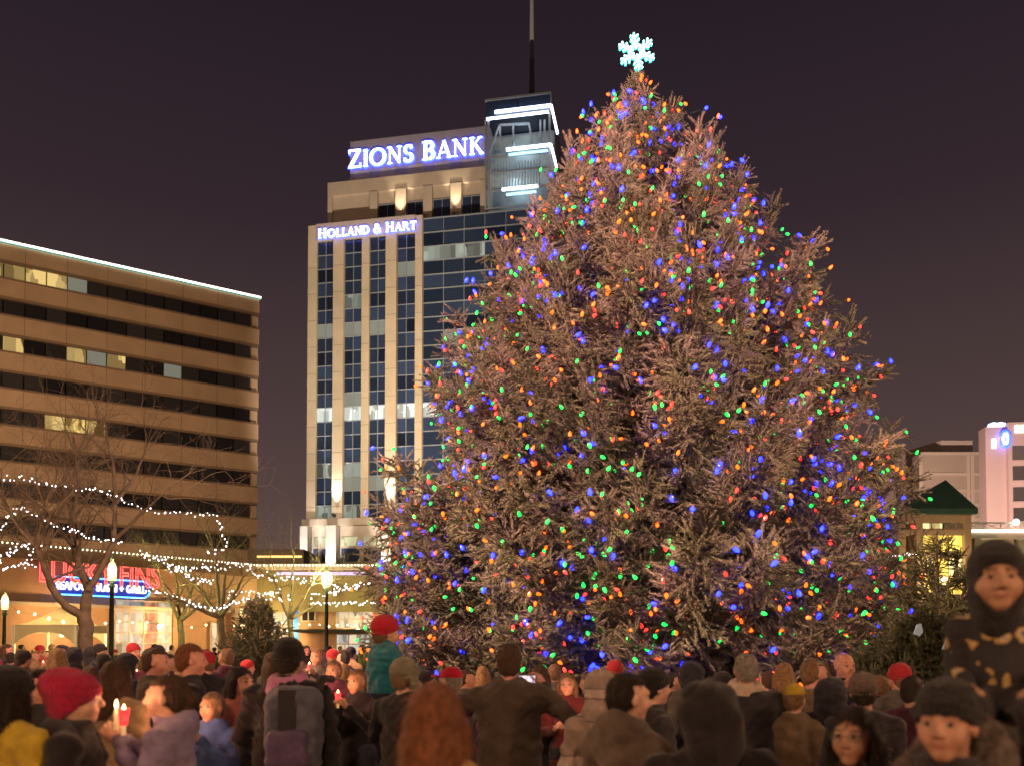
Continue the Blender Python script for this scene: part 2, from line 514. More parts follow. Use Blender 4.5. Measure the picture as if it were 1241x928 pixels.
# ---- serif capitals made of strokes
def stroke(pts, w):
    pts = [Vector((p[0], p[1])) for p in pts]
    ws = w if hasattr(w, '__len__') else [w]*len(pts)
    L, R = [], []
    for i, p in enumerate(pts):
        t = (pts[min(i+1, len(pts)-1)] - pts[max(i-1, 0)]).normalized()
        nrm = Vector((-t.y, t.x)) * (ws[i]/2)
        L.append(p+nrm); R.append(p-nrm)
    return [[L[i], L[i+1], R[i+1], R[i]] for i in range(len(pts)-1)]
def arc(cx, cy_, rx, ry, a0, a1, n=14, wmax=.17, wmin=.07):
    pts, ws = [], []
    for i in range(n+1):
        a = math.radians(a0 + (a1-a0)*i/n)
        pts.append((cx+rx*math.cos(a), cy_+ry*math.sin(a))); ws.append(wmin+(wmax-wmin)*abs(math.cos(a)))
    return stroke(pts, ws)
def serif(x, y, w=.26): return stroke([(x-w/2, y), (x+w/2, y)], .055)
def glyph(ch):
    T, t = .17, .07
    P = []
    def st(a, b, w): P.extend(stroke([a, b], w))
    if ch == 'I': st((.15,0),(.15,1),T); P.extend(serif(.15,.03)+serif(.15,.97)); W = .3
    elif ch == 'Z': st((.08,.96),(.72,.96),.085); st((.06,.04),(.74,.04),.085); st((.14,.05),(.66,.95),T); st((.09,.8),(.09,.98),.06); st((.72,.02),(.72,.22),.06); W = .78
    elif ch == 'O': P.extend(arc(.5,.5,.42,.47,0,360,22)); W = 1.0
    elif ch == 'N': st((.14,0),(.14,1),t); st((.72,0),(.72,1),t); st((.14,.97),(.72,.05),T); P.extend(serif(.14,.03)+serif(.72,.97)+serif(.1,.97,.22)); W = .86
    elif ch == 'S': P.extend(arc(.3,.73,.2,.235,20,250,12,.15,.075)); P.extend(arc(.31,.26,.22,.225,-160,80,12,.16,.075)); st((.5,.78),(.5,.97),.05); st((.08,.03),(.08,.24),.05); W = .6
    elif ch in 'BDRP':
        st((.17,0),(.17,1),T); P.extend(serif(.13,.03,.24)+serif(.13,.97,.24))
        if ch == 'D': P.extend(arc(.3,.5,.45,.46,-90,90)); st((.15,.96),(.32,.96),t); st((.15,.04),(.32,.04),t); W = .86
        else:
            P.extend(arc(.33,.75,.24,.215,-90,90)); st((.15,.965),(.35,.965),t); st((.15,.535),(.35,.535),t)
            if ch == 'B': P.extend(arc(.34,.27,.28,.235,-90,90)); st((.15,.035),(.36,.035),t); W = .72
            elif ch == 'R': st((.38,.52),(.74,.02),.15); P.extend(serif(.74,.03,.2)); W = .82
            else: W = .62
    elif ch == 'A': st((.4,.98),(.08,.02),t); st((.4,1.0),(.74,.02),T); st((.2,.33),(.6,.33),.065); P.extend(serif(.08,.03,.22)+serif(.74,.03,.28)); W = .84
    elif ch == 'K': st((.17,0),(.17,1),T); P.extend(serif(.17,.03)+serif(.17,.97)); st((.2,.45),(.64,.98),t); st((.34,.6),(.74,.02),.16); P.extend(serif(.64,.97,.22)+serif(.74,.03,.22)); W = .84
    elif ch == 'H': st((.17,0),(.17,1),T); st((.75,0),(.75,1),T); st((.17,.52),(.75,.52),t); [P.extend(serif(x,y)) for x in (.17,.75) for y in (.03,.97)]; W = .92
    elif ch == 'L': st((.17,0),(.17,1),T); P.extend(serif(.17,.97)); st((.06,.04),(.58,.04),.08); st((.58,.02),(.58,.22),.06); W = .64
    elif ch == 'T': st((.4,0),(.4,1),T); st((.05,.96),(.75,.96),.085); P.extend(serif(.4,.03)); st((.07,.78),(.07,.98),.06); st((.73,.78),(.73,.98),.06); W = .8
    elif ch == '&': P.extend(arc(.36,.76,.17,.2,0,360,14,.13,.08)); P.extend(arc(.34,.27,.28,.25,60,330,14,.16,.08)); st((.24,.66),(.78,.02),.15); st((.55,.18),(.76,.5),.08); W = .86
    else: W = .35
    return P, W

def letters(text, sizes, x0, x1, y, z, parent, depth=.35, gap=.1, halo=.26, name='letter'):
    adv = []; x = 0
    for ch, sc in zip(text, sizes):
        P, W = glyph(ch); adv.append((ch, P, x, sc)); x += (W + gap)*sc
    k = (x1-x0)/(x - gap)
    H = k
    for ch, P, xx, sc in adv:
        if not P: continue
        fm, hm = MB(), MB()
        for i, q in enumerate(P):
            poly = [(x0 + k*(xx + p.x*sc), z + H*sc*p.y) for p in q]
            fm.prism(poly, y-.004*i, y+.12)
            c = Vector((sum(p[0] for p in poly)/4, sum(p[1] for p in poly)/4))
            big = []
            for p in poly:
                d = Vector(p)-c; big.append(tuple(c + d + d.normalized()*halo))
            hm.prism(big, y+.14+.004*i, y+depth)
        o = fm.build(name, LETTERFACE, parent)
        hm.build('letter_halo', NEONBLUE, o)
sgn = empty('bank_sign', (TW.A.x, TW.A.y, 0), TW.rot, 'large glowing white ZIONS BANK letters with blue halo on the tower top', 'sign')
a = TW.sz(421, 203, 2.8); b = TW.sz(585.5, 187, 2.8)
letters('ZIONS BANK', [1.08,1,1,1,1,1,1.08,1,1,1], a[0], b[0], 2.9, a[1]-.1, sgn)
sgn2 = empty('office_sign', (TW.A.x, TW.A.y, 0), TW.rot, 'smaller glowing white HOLLAND & HART letters on the lower parapet', 'sign')
a = TW.sz(385.5, 289, -1.0); b = TW.sz(504.5, 277.5, -1.0)
letters('HOLLAND & HART', [1.15,1,1,1,1,1,1,1,1.1,1,1.15,1,1,1], a[0], b[0], -1.0, a[1], sgn2, halo=.2)

# floodlights on the tower (uplights at pilaster feet, washes from assumed, unseen masts)
def floodlight(pos, target, power, color, angle, label, blend=.6, assumed_mast=False):
    o = empty('floodlight', pos, 0, label, 'floodlight', 'facade floodlights')
    d = (Vector(target)-Vector(pos)).normalized()
    MB().bar(-d*.45, -d*.05, .5).build('housing', DARKMETAL, o)
    MB().bar((0,0,-pos[2] if assumed_mast else -.55), -d*.25, .14).build('assumed_mast' if assumed_mast else 'bracket', DARKMETAL, o)  # masts and the lamps they carry are assumed; brackets hold the uplights
    spot_lamp('flood_beam', (0,0,0), Vector(target)-Vector(pos), power, color, angle, blend, .2, o)
    return o
WARM = (1.0, .83, .60)
for i in (1, 3):
    a, b = cols[i]; sm = (a+b)/2
    floodlight(TW.world(sm, -1.5, zt0+.6), TW.world(sm, -.4, zt0+16), 17000, (1.0,.93,.82), 40, 'white uplight at the foot of the %s wide tower pilaster' % ('left' if i == 1 else 'right'), .8)
for wd, (a, b) in zip(('left', 'middle', 'right'), ((368.5, 377.5), (399.5, 411.5), (466, 477))):
    sm = TW.s((a+b)/2, 660)
    floodlight(TW.world(sm, -7.5, 9.0), TW.world(sm, -1.4, zp1-3), 17000, (1.0,.95,.86), 30, 'white uplight before the %s podium pier' % wd)
for u in (481.5, 549):
    sm = TW.s(u, 240)
    floodlight(TW.world(sm, .5, z2b+.9), TW.world(sm, 1.8, z2), 5000, (1.0,.85,.55), 50, 'warm uplight on the upper tower ledge, %s of the two' % ('left' if u < 500 else 'right'), .9)
floodlight((-12, 80, 9.0), TW.world(10, 0, 46), 160000, WARM, 58, 'warm assumed floodlight washing the bank tower', assumed_mast=True)
floodlight((-4, 78, 9.0), TW.world(16, 0, 58), 128000, WARM, 56, 'second warm assumed floodlight aimed at the upper bank tower', assumed_mast=True)

# ================================================================= BANDED OFFICE BLOCK
bA = at(0, 600, 86.8); bB = at(312, 600, 101.0)
OB = Wall((bA.x, bA.y), (bB.x, bB.y))
sE = OB.s(312.5, 500); sW = -26.0
block = empty('office_block', (OB.A.x, OB.A.y, 0), OB.rot, 'brown office block with long horizontal window bands and neon roofline', 'building')
BAND = mat('tan_concrete_band', (0.36, 0.25, 0.17), .8, vary=.14, scale=.3, bump=.2, bscale=2.0)
LEDGE = mat('dark_ledge', (0.17, 0.115, 0.08), .8, vary=.1)
ztop = OB.z(312, 363); fl = 38.6/1000*101*1.0
nfl = 11
MB().box(sW, sE-.3, 1.0, 26, 0, ztop-.5).build('wall_core', mat('block_core', (0.06,0.05,0.045), .8), block)
MB().box(sE-.9, sE, .25, 26, 0, ztop-.3).build('end_wall', BAND, block)
DARKW = mat('band_window_glass', (0.022, 0.02, 0.022), .2, spec=.5, rand=.6)
AMBER = lit_interior('amber_office', (.1,.08,.03), (1.0, .70, .25), .55, .8, .02)
npan = 26; pw = (sE-.9-sW)/npan
lit = {(0, k): AMBER for k in (12, 13, 14, 15)}
lit.update({(2, 10): AMBER, (2, 11): LITDIM, (2, 13): AMBER, (2, 17): LITDIM, (2, 18): AMBER, (2, 16): AMBER, (4, 15): AMBER, (4,17): AMBER, (4, 16): LITYELLOW, (0, 16): LITDIM, (0, 10): AMBER, (5, 11): LITDIM, (2,21): LITDIM})
for k in range(nfl):
    z1 = ztop - k*fl
    if z1 - fl < 6: break
    hb = fl*.47
    MB().box(sW, sE, -.3, .6, z1-hb, z1).build('spandrel', BAND, block)
    MB().box(sW, sE-.05, -.36, .3, z1-hb-.30, z1-hb-.02).build('ledge', LEDGE, block)
    MB().box(sW, sE-.05, -.36, .3, z1+.02, z1+.18).build('ledge', LEDGE, block) if k else None
    for p in range(npan):
        s = sW+p*pw
        m = lit.get((k, p), DARKW)
        piece('window', block, m, s+.06, .02, z1-fl+.2, pw-.12, .1, fl-hb-.5)
    for p in range(0, npan, 2):
        s = sW+p*pw
        piece('panel_joint', block, LEDGE, s-.03, -.306, z1-hb+.01, .06, .05, hb-.02)
MB().box(sW, sE+.1, -.7, -.45, ztop-.05, ztop+.14).build('neon_roofline', mat('neon_roofline', (.8,.9,.9), .4, emit=(1.0,.92,.72), estr=5.0), block)
MB().box(sW, sE+.1, -.68, -.46, ztop-.2, ztop-.06).build('neon_glow_tube', mat('neon_teal', (.2,.5,.5), .4, emit=(.08,.55,.5), estr=.35), block)
SOD = (1.0, .65, .34)  # the two unseen floodlights below are assumed, to wash the office block
floodlight((-46, 40, 17.0), OB.world(6, 0, 27), 38000, SOD, 150, 'amber assumed floodlight beside the restaurant facing the office block', assumed_mast=True)
floodlight((-38, 46, 17.0), OB.world(20, 0, 27), 28000, SOD, 150, 'amber assumed floodlight nearer the tower, facing the office block', assumed_mast=True)

# ================================================================= LOW PLAZA BUILDINGS
ORANGEW = mat('peach_stucco', (0.50, 0.33, 0.20), .85, vary=.12, scale=.8, bump=.15, bscale=14)
OLIVE = mat('olive_fascia', (0.27, 0.24, 0.11), .8, vary=.12, scale=.7)
CREAM = mat('cream_trim', (0.62, 0.55, 0.42), .7, vary=.06)
rA = at(0, 700, 47.0); rB = at(311, 700, 60.0)
RW = Wall((rA.x, rA.y), (rB.x, rB.y))
rsE = RW.s(312, 720); rsW = -14.0
zr = 7.75
rest = empty('restaurant_building', (RW.A.x, RW.A.y, 0), RW.rot, 'low peach restaurant building with lit roofline on the left', 'building')
MB().box(rsW, rsE, 0, 10, 0, zr-.9).build('wall', ORANGEW, rest)
MB().box(rsW, rsE+.3, -.8, 10, zr-.9, zr).build('fascia', mat('brown_fascia', (.22,.14,.08), .8, vary=.1), rest)
MB().box(rsW, rsE+.2, -.35, 0, zr-3.55, zr-3.35).build('trim', CREAM, rest)
# lit roofline bulbs
FAIRY = mat('fairy_bulb', (.9,.9,.8), .4, emit=(1.0,.86,.62), estr=7.0)
FAIRYW = mat('fairy_bulb_white', (.9,.9,.9), .4, emit=(1.0,.88,.92), estr=6.0)
def rope(A, Bp, n, r, m, name='roofline_bulbs', parent=None, sag=0.0):
    A, Bp = Vector(A), Vector(Bp)
    pts = [A.lerp(Bp, (i+.5)/n) + Vector((0,0,-sag*4*((i+.5)/n)*(1-(i+.5)/n))) for i in range(n)]
    v, f = blobs_np([tuple(p) for p in pts], r)
    return link(name, mesh_np(name, v, f), parent, m, kind='stuff')
rope((rsW, -.95, zr-.1), (rsE, -.95, zr-.1), 120, .05, FAIRY, parent=rest)
# glazed entrance
def glazing(parent, W, u0, u1, v0, v1, nx, ny, pane_m, frame_m, off=0.0, bar=.08):
    a, b = W.sz(u0, v1, off), W.sz(u1, v1, off); zt_ = W.z((u0+u1)/2, v0, off); zb = max(.05, W.z((u0+u1)/2, v1, off))
    w, h = (b[0]-a[0])/nx, (zt_-zb)/ny
    fr = MB()
    for i in range(nx+1): fr.box(a[0]+i*w-bar/2, a[0]+i*w+bar/2, off-.12, off+.02, zb, zt_)
    for j in range(ny+1): fr.box(a[0]-bar/2, b[0]+bar/2, off-.135, off+.01, zb+j*h-bar/2, zb+j*h+bar/2)
    fr.build('window_frame', frame_m, parent)
    for i in range(nx):
        for j in range(ny):
            m = pane_m[(i*7+j*3) % len(pane_m)] if isinstance(pane_m, list) else pane_m
            piece('pane', parent, m, a[0]+i*w+bar/2, off-.08, zb+j*h+bar/2, w-bar, .04, h-bar)
SHOP = [lit_interior('shop_interior', (.2,.2,.2), (.95,.80,.55), .55, 2.2, .15), lit_interior('shop_interior_cool', (.2,.2,.2), (.80,.88,.85), .45, 2.5, .15), lit_interior('shop_interior_red', (.2,.1,.1), (1.0,.45,.22), .42, 2.2, .15)]
glazing(rest, RW, 138, 206, 728, 792, 4, 5, SHOP, CREAM, -.02)
glazing(rest, RW, 255, 262, 754, 792, 1, 2, SHOP, CREAM, -.02)
MB().box(RW.s(281,760), RW.s(288,760), -1.0, -.4, 0, RW.z(285,737)).build('column', mat('white_column', (.75,.72,.66), .6), rest)
# wall lanterns added to the low buildings to wash their walls with warm light
def added_lantern(parent, pos_local, power, color, name='added_lantern'):
    m = mat('lantern_glass_warm', (.9,.8,.6), .4, emit=(1.0,.72,.35), estr=8.0)
    x, y, z = pos_local
    o = MB().lathe([(.06,-.16),(.12,-.1),(.13,.08),(.05,.16)], 8, (x, y, z)).build(name, m, parent)
    MB().box(x-.03, x+.03, y, y+.4, z+.16, z+.2).build('bracket', DARKMETAL, o)
    point_lamp('added_lantern_light', (x, y-.25, z), power, color, .15, parent)
for s in (3, 9, 15):
    added_lantern(rest, (s, -.9, 3.1), 600, (1.0,.56,.22))
# sign
sign = empty('restaurant_sign', (RW.A.x, RW.A.y, 0), RW.rot, 'red neon LUCKY FINS sign above a blue oval SEAFOOD SUSHI + GRILL board', 'sign')
NEONRED = mat('neon_red', (.6,.1,.08), .4, emit=(1.0,.10,.08), estr=3.2)
NEONREDF = mat('neon_red_face', (.35,.07,.06), .6, emit=(1.0,.08,.06), estr=.22)
a = RW.sz(47, 705, -.4); b = RW.sz(193, 705, -.4); hz = RW.z(120, 679, -.4) - a[1]
def fit_text(body, x0, x1, h, outline=False, bevel=.03, extrude=.05, bold=0.0):
    me = text_mesh('letters', body, 1.0, extrude, bevel, outline, bold=bold)
    co = np.empty(len(me.vertices)*3, dtype=np.float32); me.vertices.foreach_get('co', co); co = co.reshape(-1, 3)
    mn, mx = co.min(0), co.max(0)
    co[:, 0] = (co[:, 0]-mn[0])/(mx[0]-mn[0])*(x1-x0)+x0
    co[:, 2] = (co[:, 2]-mn[2])/(mx[2]-mn[2])*h
    me.vertices.foreach_set('co', co.ravel()); me.update()
    return me
link('letters', fit_text('LUCKY FINS', a[0], b[0], hz), sign, NEONREDF, loc=(0, -.36, a[1]))
link('neon_outline', fit_text('LUCKY FINS', a[0], b[0], hz, True, .022), sign, NEONRED, loc=(0, -.46, a[1]))
a = RW.sz(60, 722, -.3); b = RW.sz(182, 722, -.3); z0, z1 = RW.z(120, 722.5, -.3), RW.z(120, 700, -.3)
def stadium(x0, x1, z0, z1, n=10):
    r = (z1-z0)/2; c = (z0+z1)/2; P = []
    for i in range(n+1):
        t = -math.pi/2 + math.pi*i/n; P.append((x1-r+r*math.cos(t), c+r*math.sin(t)))
    for i in range(n+1):
        t = math.pi/2 + math.pi*i/n; P.append((x0+r+r*math.cos(t), c+r*math.sin(t)))
    return P
MB().prism(stadium(a[0], b[0], z0, z1), -.32, -.02).build('board', mat('sign_navy', (.02,.03,.12), .5, emit=(.02,.06,.7), estr=.5), sign)
st = stadium(a[0]+.04, b[0]-.04, z0+.04, z1-.04)
MB().tube([(x, -.37, z) for x, z in st+[st[0]]], .05).build('neon_border', mat('neon_azure', (.1,.3,.6), .4, emit=(.06,.35,1.0), estr=4.5), sign)
link('letters', fit_text('SEAFOOD SUSHI + GRILL', RW.s(67,712,-.3), RW.s(176,712,-.3), (z1-z0)*.42, bold=.012), sign, mat('sign_white', (.9,.9,.9), .4, emit=(1,.95,1), estr=3.2), loc=(0, -.38, z0+(z1-z0)*.29))

# middle low building, square to the view
lA = at(311, 700, 60.0); LW = Wall((lA.x, 60.0), (lA.x+10, 60.0))
lsE = LW.s(690, 720)
low = empty('plaza_shop_building', (LW.A.x, LW.A.y, 0), 0, 'low shop row with bright roofline between office block and tree', 'building')
MB().box(.05, lsE, .4, 14, 0, zr-1.0).build('wall', ORANGEW, low)
MB().box(.05, lsE, 0, 14, zr-3.4, zr-.35).build('fascia', OLIVE, low)
MB().box(.05, lsE, -.9, 14, zr-.36, zr).build('cornice', CREAM, low)
rope((.2, -1.0, zr-.1), (lsE, -1.0, zr-.1), 90, .06, FAIRY, parent=low)
zz = LW.z(420, 694.5)
MB().box(LW.s(336, 694), LW.s(520, 694), -.16, -.02, zz-.1, zz+.1).build('led_strip', mat('led_lavender', (.5,.4,.6), .4, emit=(.62,.48,1.0), estr=1.1), low)
for k, c in enumerate([(1.0,.2,.75), (.15,.12,1.0)]):
    z = LW.z(490, (690, 701)[k])
    v, f = blobs_np([(LW.s(468+i*1.15, 700)+RNG.normal(0,.1), -.3, z+RNG.normal(0,.22)) for i in range(70)], .075)
    link('party_lights', mesh_np('party_lights', v, f), low, mat('party_%d' % k, c, .4, emit=c, estr=5.0), kind='stuff')
glazing(low, LW, 408, 452, 738, 761, 3, 2, SHOP[:1], CREAM, .38)
glazing(low, LW, 408, 452, 768, 792, 3, 2, SHOP[:2], CREAM, .38)
glazing(low, LW, 366, 382, 738, 752, 2, 1, [DARKW], CREAM, .38)
glazing(low, LW, 330, 352, 742, 790, 2, 3, SHOP, CREAM, .38)
MB().box(LW.s(362,766), LW.s(458,766), -1.6, .38, LW.z(410,766), LW.z(410,762.5)).build('awning', mat('dark_green_awning', (.06,.08,.05), .8), low)
wb = empty('blue_banner', LW.world(LW.s(358,752), -.5, 0), 0, 'bright blue banner hung on the shop front', 'banner')
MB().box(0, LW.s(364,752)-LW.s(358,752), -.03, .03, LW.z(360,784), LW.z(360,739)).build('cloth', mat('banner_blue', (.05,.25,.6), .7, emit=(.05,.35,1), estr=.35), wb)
for s in (2.5, 7.5, 11.5):
    added_lantern(low, (s, -.5, 3.0), 330, (1.0,.62,.26))
for s in (1.5, 6, 10.5):
    added_lantern(low, (s, -1.4, 5.6), 170, (1.0,.84,.30))
# far roof behind, between block and tower
fA = at(300, 670, 95)
farb = empty('distant_low_roof', (fA.x, 95, 0), 0, 'small far rooftop with amber light line beside the tower', 'building')
FW = Wall((fA.x, 95), (fA.x+5, 95))
MB().box(0, FW.s(368,670), 0, 8, 0, FW.z(330,665)).build('wall', mat('far_roof_wall', (.13,.10,.08), .8, vary=.1), farb)
MB().box(FW.s(312,675), FW.s(366,675), -.2, -.02, FW.z(330,675), FW.z(330,673)).build('light_line', mat('amber_line', (.9,.7,.3), .4, emit=(1,.68,.2), estr=1.6), farb)

# ================================================================= RIGHT SIDE BUILDINGS
gA = at(1092, 650, 55.0); GW = Wall((gA.x, 55.0), (gA.x+5, 55.0))
gz = empty('stair_pavilion', (gA.x, 55.0, 0), 0, 'three storey pavilion with green pyramid roof and yellow lit windows', 'building')
ge = GW.s(1176, 640); ze = GW.z(1140, 617)
TANW = mat('tan_pavilion_wall', (.36,.27,.16), .8, vary=.1)
GREEN = mat('green_metal_roof', (.035,.10,.06), .5, vary=.15, scale=1.0)
MB().box(0, ge-.15, .35, 5, 0, ze-.02).build('wall_core', mat('pavilion_core', (.2,.16,.08), .8), gz)
ap = GW.sz(1146, 581, 2.0)
roof = MB(); x0, x1 = GW.s(1098,617), ge+.25
roof.v = [(x0,-.5,ze),(x1,-.5,ze),(x1,5.4,ze),(x0,5.4,ze),(ap[0],2.0,ap[1]),(x0,-.5,ze-.35),(x1,-.5,ze-.35),(x1,5.4,ze-.35),(x0,5.4,ze-.35)]
roof.f = [(0,1,4),(1,2,4),(2,3,4),(3,0,4),(0,5,6,1),(1,6,7,2),(2,7,8,3),(3,8,5,0),(8,7,6,5)]
roof.build('roof', GREEN, gz)
for (v1, v0) in ((648, 641.5), (675.5, 669.5)):
    MB().box(-.1, ge, -.1, .4, GW.z(1140,v1), GW.z(1140,v0)).build('floor_band', TANW, gz)
MB().box(-.1, ge, -.05, .4, ze-.9, ze-.36).build('frieze', TANW, gz)
for u in (1092.5, 1113.5, 1172): 
    s = GW.s(u, 650); MB().box(s-.22, s+.22, -.14, .4, 0, ze-.4).build('pier', TANW, gz)
YEL = lit_interior('pavilion_lit', (.3,.2,.05), (1.0,.70,.12), 1.5, 1.6, .35)
added_lantern(gz, (2.2, -1.2, 6.2), 520, (1.0,.8,.4))  # lantern added to brighten the pavilion wall
YELP = lit_interior('pavilion_lit_pale', (.3,.25,.1), (1.0,.86,.36), 1.2, 1.6, .35)
glazing(gz, GW, 1114, 1142, 619, 641, 2, 1, [YELP], TANW, .3)
glazing(gz, GW, 1142, 1166, 619, 641, 3, 1, [lit_interior('pavilion_dim', (.1,.08,.04), (1,.8,.4), .10, 1.6, .1)], TANW, .3)
glazing(gz, GW, 1114, 1166, 648, 669, 3, 1, [YEL], TANW, .3)
glazing(gz, GW, 1114, 1166, 676, 720, 3, 2, [YEL, YELP], TANW, .3)
# low arcade on the far right
aA = at(1172, 650, 60.0); AW = Wall((aA.x, 60.0), (aA.x+5, 60))
arc_b = empty('arcade_building', (aA.x, 60.0, 0), 0, 'low arcade with white light line and railing on the right', 'building')
aE = 9.0
MB().box(0, aE, .8, 8, 0, AW.z(1200,652)).build('wall', mat('sage_wall', (.30,.31,.22), .8, vary=.1), arc_b)
MB().box(-.1, aE, -.3, 8, AW.z(1200,652), AW.z(1200,646)).build('cornice', CREAM, arc_b)
MB().box(.05, aE, -.42, -.3, AW.z(1200,645.2), AW.z(1200,642.2)).build('light_line', mat('white_line', (.9,.9,.8), .4, emit=(1,.93,.72), estr=3.0), arc_b)
for u in (1184, 1223):
    s = AW.s(u, 680); MB().box(s-.25, s+.25, -.2, .3, 0, AW.z(u, 652.2)).build('column', CREAM, arc_b)
rail = MB()
for v in (633, 641): rail.box(0, aE, 0, .1, AW.z(1200,v)-.05, AW.z(1200,v)+.05)
for k in range(7):
    s0_ = k*1.25; za, zb = AW.z(1200,640.5), AW.z(1200,633.5)
    rail.bar((s0_,.05,za),(s0_+1.2,.05,zb),.06); rail.bar((s0_,.05,zb),(s0_+1.2,.05,za),.06)
    rail.box(s0_-.04, s0_+.04, 0, .1, za, zb)
rail.build('railing', CREAM, arc_b)
p = AW.sz(1230.5, 632.5, -.2)
MB().lathe([(.05,-.22),(.2,-.1),(.2,.12),(.06,.22)], 10, (p[0], -.3, p[1])).build('globe_light', mat('white_globe', (.9,.9,.9), .4, emit=(1,.93,.95), estr=8.0), arc_b)
added_lantern(arc_b, (2.6, -.8, 5.6), 500, (1.0,.8,.5))
# hotel: tan wing and pink slab
hA = at(1141, 600, 150); HW = Wall((hA.x, 150), (hA.x+10, 150))
hotel = empty('hotel_wing', (hA.x, 150, 0), 0, 'tan blank sided hotel wing behind the green roofed pavilion', 'building')
TANH = mat('tan_hotel_wall', (.46,.35,.27), .8, vary=.07, scale=.15)
PANH = mat('hotel_panel', (.34,.25,.19), .8, vary=.07, scale=.2)
zA = HW.z(1160, 533.5)
hm = MB(); xl = HW.s(1112, 560); 
hm.v = [(0,0,0),(HW.s(1179,560),0,0),(HW.s(1179,560),14,0),(-4.2,14,0),(0,0,zA),(HW.s(1179,560),0,zA),(HW.s(1179,560),14,zA),(-4.2,-0.2+14,zA)]
hm.f = [(0,3,2,1),(4,5,6,7),(0,1,5,4),(1,2,6,5),(2,3,7,6),(3,0,4,7)]
hm.build('wall', TANH, hotel)
zB = HW.z(1185, 549, -3)
MB().box(HW.s(1116,600,-3), HW.s(1201,600,-3), -3, -.02, 0, zB).build('lower_wall', PANH, hotel)
for v in (549, 574, 594, 611, 629): 
    z = HW.z(1180, v, -3.2); MB().box(HW.s(1116,600,-3), HW.s(1201,600,-3), -3.2, -3.01, z-.25, z+.25).build('trim', TANH, hotel)
for u in (1116.5, 1174, 1179): 
    s = HW.s(u, 600, -3.3); MB().box(s-.3, s+.3, -3.3, -3.03, 0, zB-.3).build('trim', TANH, hotel)
pA = at(1200, 600, 138); PW_ = Wall((pA.x, 138), (pA.x+10, 138-1.2))
pink = empty('hotel_tower', (pA.x, 138, 0), PW_.rot, 'pink lit hotel slab with small blue and white emblem at the right edge', 'building')
PINK = mat('pink_stucco', (.60,.41,.37), .8, vary=.05, scale=.2)
zP = PW_.z(1225, 513)
MB().box(-.6, 2.6, 0, 2.6, 0, PW_.z(1203, 517)).build('stair_wall', PINK, pink)
MB().box(2.62, 30, -.8, 2.8, 0, zP).build('wall', PINK, pink)
for r, (v0, v1) in enumerate(((540,557),(564.5,581.5),(590,607),(615,631))):
    for c in range(4):
        s = PW_.s(1227, 560, -.8)+c*3.6; z0 = PW_.z(1230, v1, -.8); z1 = PW_.z(1230, v0, -.8)
        o = piece('window', pink, mat('hotel_window', (.10,.08,.08), .3, rand=.5, emit=(.9,.6,.4), estr=.03), s, -.86, z0, 2.9, .1, z1-z0)
        piece('sill', o, PINK, -.1, -.15, -.3, 3.1, .2, .25)
em = PW_.sz(1218, 531.5, -.9)
MB().tube([(em[0]+.36*math.cos(t)*1.0, -1.0, em[1]+.95*math.sin(t)) for t in np.linspace(0, 2*math.pi, 17)], .18).build('emblem', mat('emblem_white', (.9,.9,.9), .4, emit=(.7,.8,1), estr=4.0), pink)
MB().tube([(em[0]+.7*math.cos(t), -.9, em[1]+1.35*math.sin(t)) for t in np.linspace(0, 2*math.pi, 17)], .3).build('emblem_halo', NEONBLUE, pink)
a, b = PW_.sz(1230, 524, -.9), PW_.sz(1246, 514, -.9)
MB().box(a[0], b[0], -1.0, -.82, a[1], b[1]).build('lit_panel', mat('lit_panel_green', (.8,.9,.8), .4, emit=(.85,1,.80), estr=1.3), pink)
a, b = PW_.sz(1202, 543, -.1), PW_.sz(1207, 531, -.1)
MB().box(a[0], b[0], -.15, -.02, a[1], b[1]).build('lit_panel', MATS['lit_panel_green'], pink)
for u, v in ((1204, 515), (1212, 511.5)):
    a = PW_.sz(u, v, 1); MB().lathe([(.3,0),(1.0,.2),(.9,.7),(.2,1.0)], 8, (a[0], 1, PW_.z(1203,517))).build('roof_light', mat('roof_light_blue', (.6,.7,1), .4, emit=(.55,.65,1), estr=3.0), pink)
floodlight((58, 104, 9.2), PW_.world(0, 0, 24), 130000, (1.0,.76,.64), 90, 'pinkish assumed floodlight before the hotel slab', assumed_mast=True)  # assumed source, not seen, added to light the hotel walls
# ================================================================= CHRISTMAS TREE
def needle_mat():
    m = mat('spruce_needles', (0.175, 0.165, 0.145), .65, vary=.35, scale=1.3, rand=.28, spec=.25)
    n, l = m.node_tree.nodes, m.node_tree.links; b = n['Principled BSDF']
    src = b.inputs['Base Color'].links[0].from_socket
    tc = n.new('ShaderNodeTexCoord'); nz = n.new('ShaderNodeTexNoise'); nz.inputs['Scale'].default_value = .9; nz.inputs['Detail'].default_value = 3
    oi = n.new('ShaderNodeObjectInfo'); ad = n.new('ShaderNodeVectorMath'); ad.operation = 'ADD'
    l.new(tc.outputs['Object'], ad.inputs[0]); l.new(oi.outputs['Random'], ad.inputs[1]); l.new(ad.outputs[0], nz.inputs['Vector'])
    cr = n.new('ShaderNodeValToRGB'); cr.color_ramp.elements[0].position = .38; cr.color_ramp.elements[0].color = (.78,.86,.58,1); cr.color_ramp.elements[1].position = .62; cr.color_ramp.elements[1].color = (1.14,.98,1.0,1)
    l.new(nz.outputs[0], cr.inputs[0])
    mu = n.new('ShaderNodeVectorMath'); mu.operation = 'MULTIPLY'; l.new(src, mu.inputs[0]); l.new(cr.outputs[0], mu.inputs[1]); l.new(mu.outputs[0], b.inputs['Base Color'])
    return m
NEEDLE = needle_mat()
BARK = mat('spruce_bark', (0.10, 0.07, 0.05), .9, vary=.3, scale=6, bump=.5, bscale=30)

def norm(a): return a / (np.linalg.norm(a, axis=-1, keepdims=True) + 1e-9)

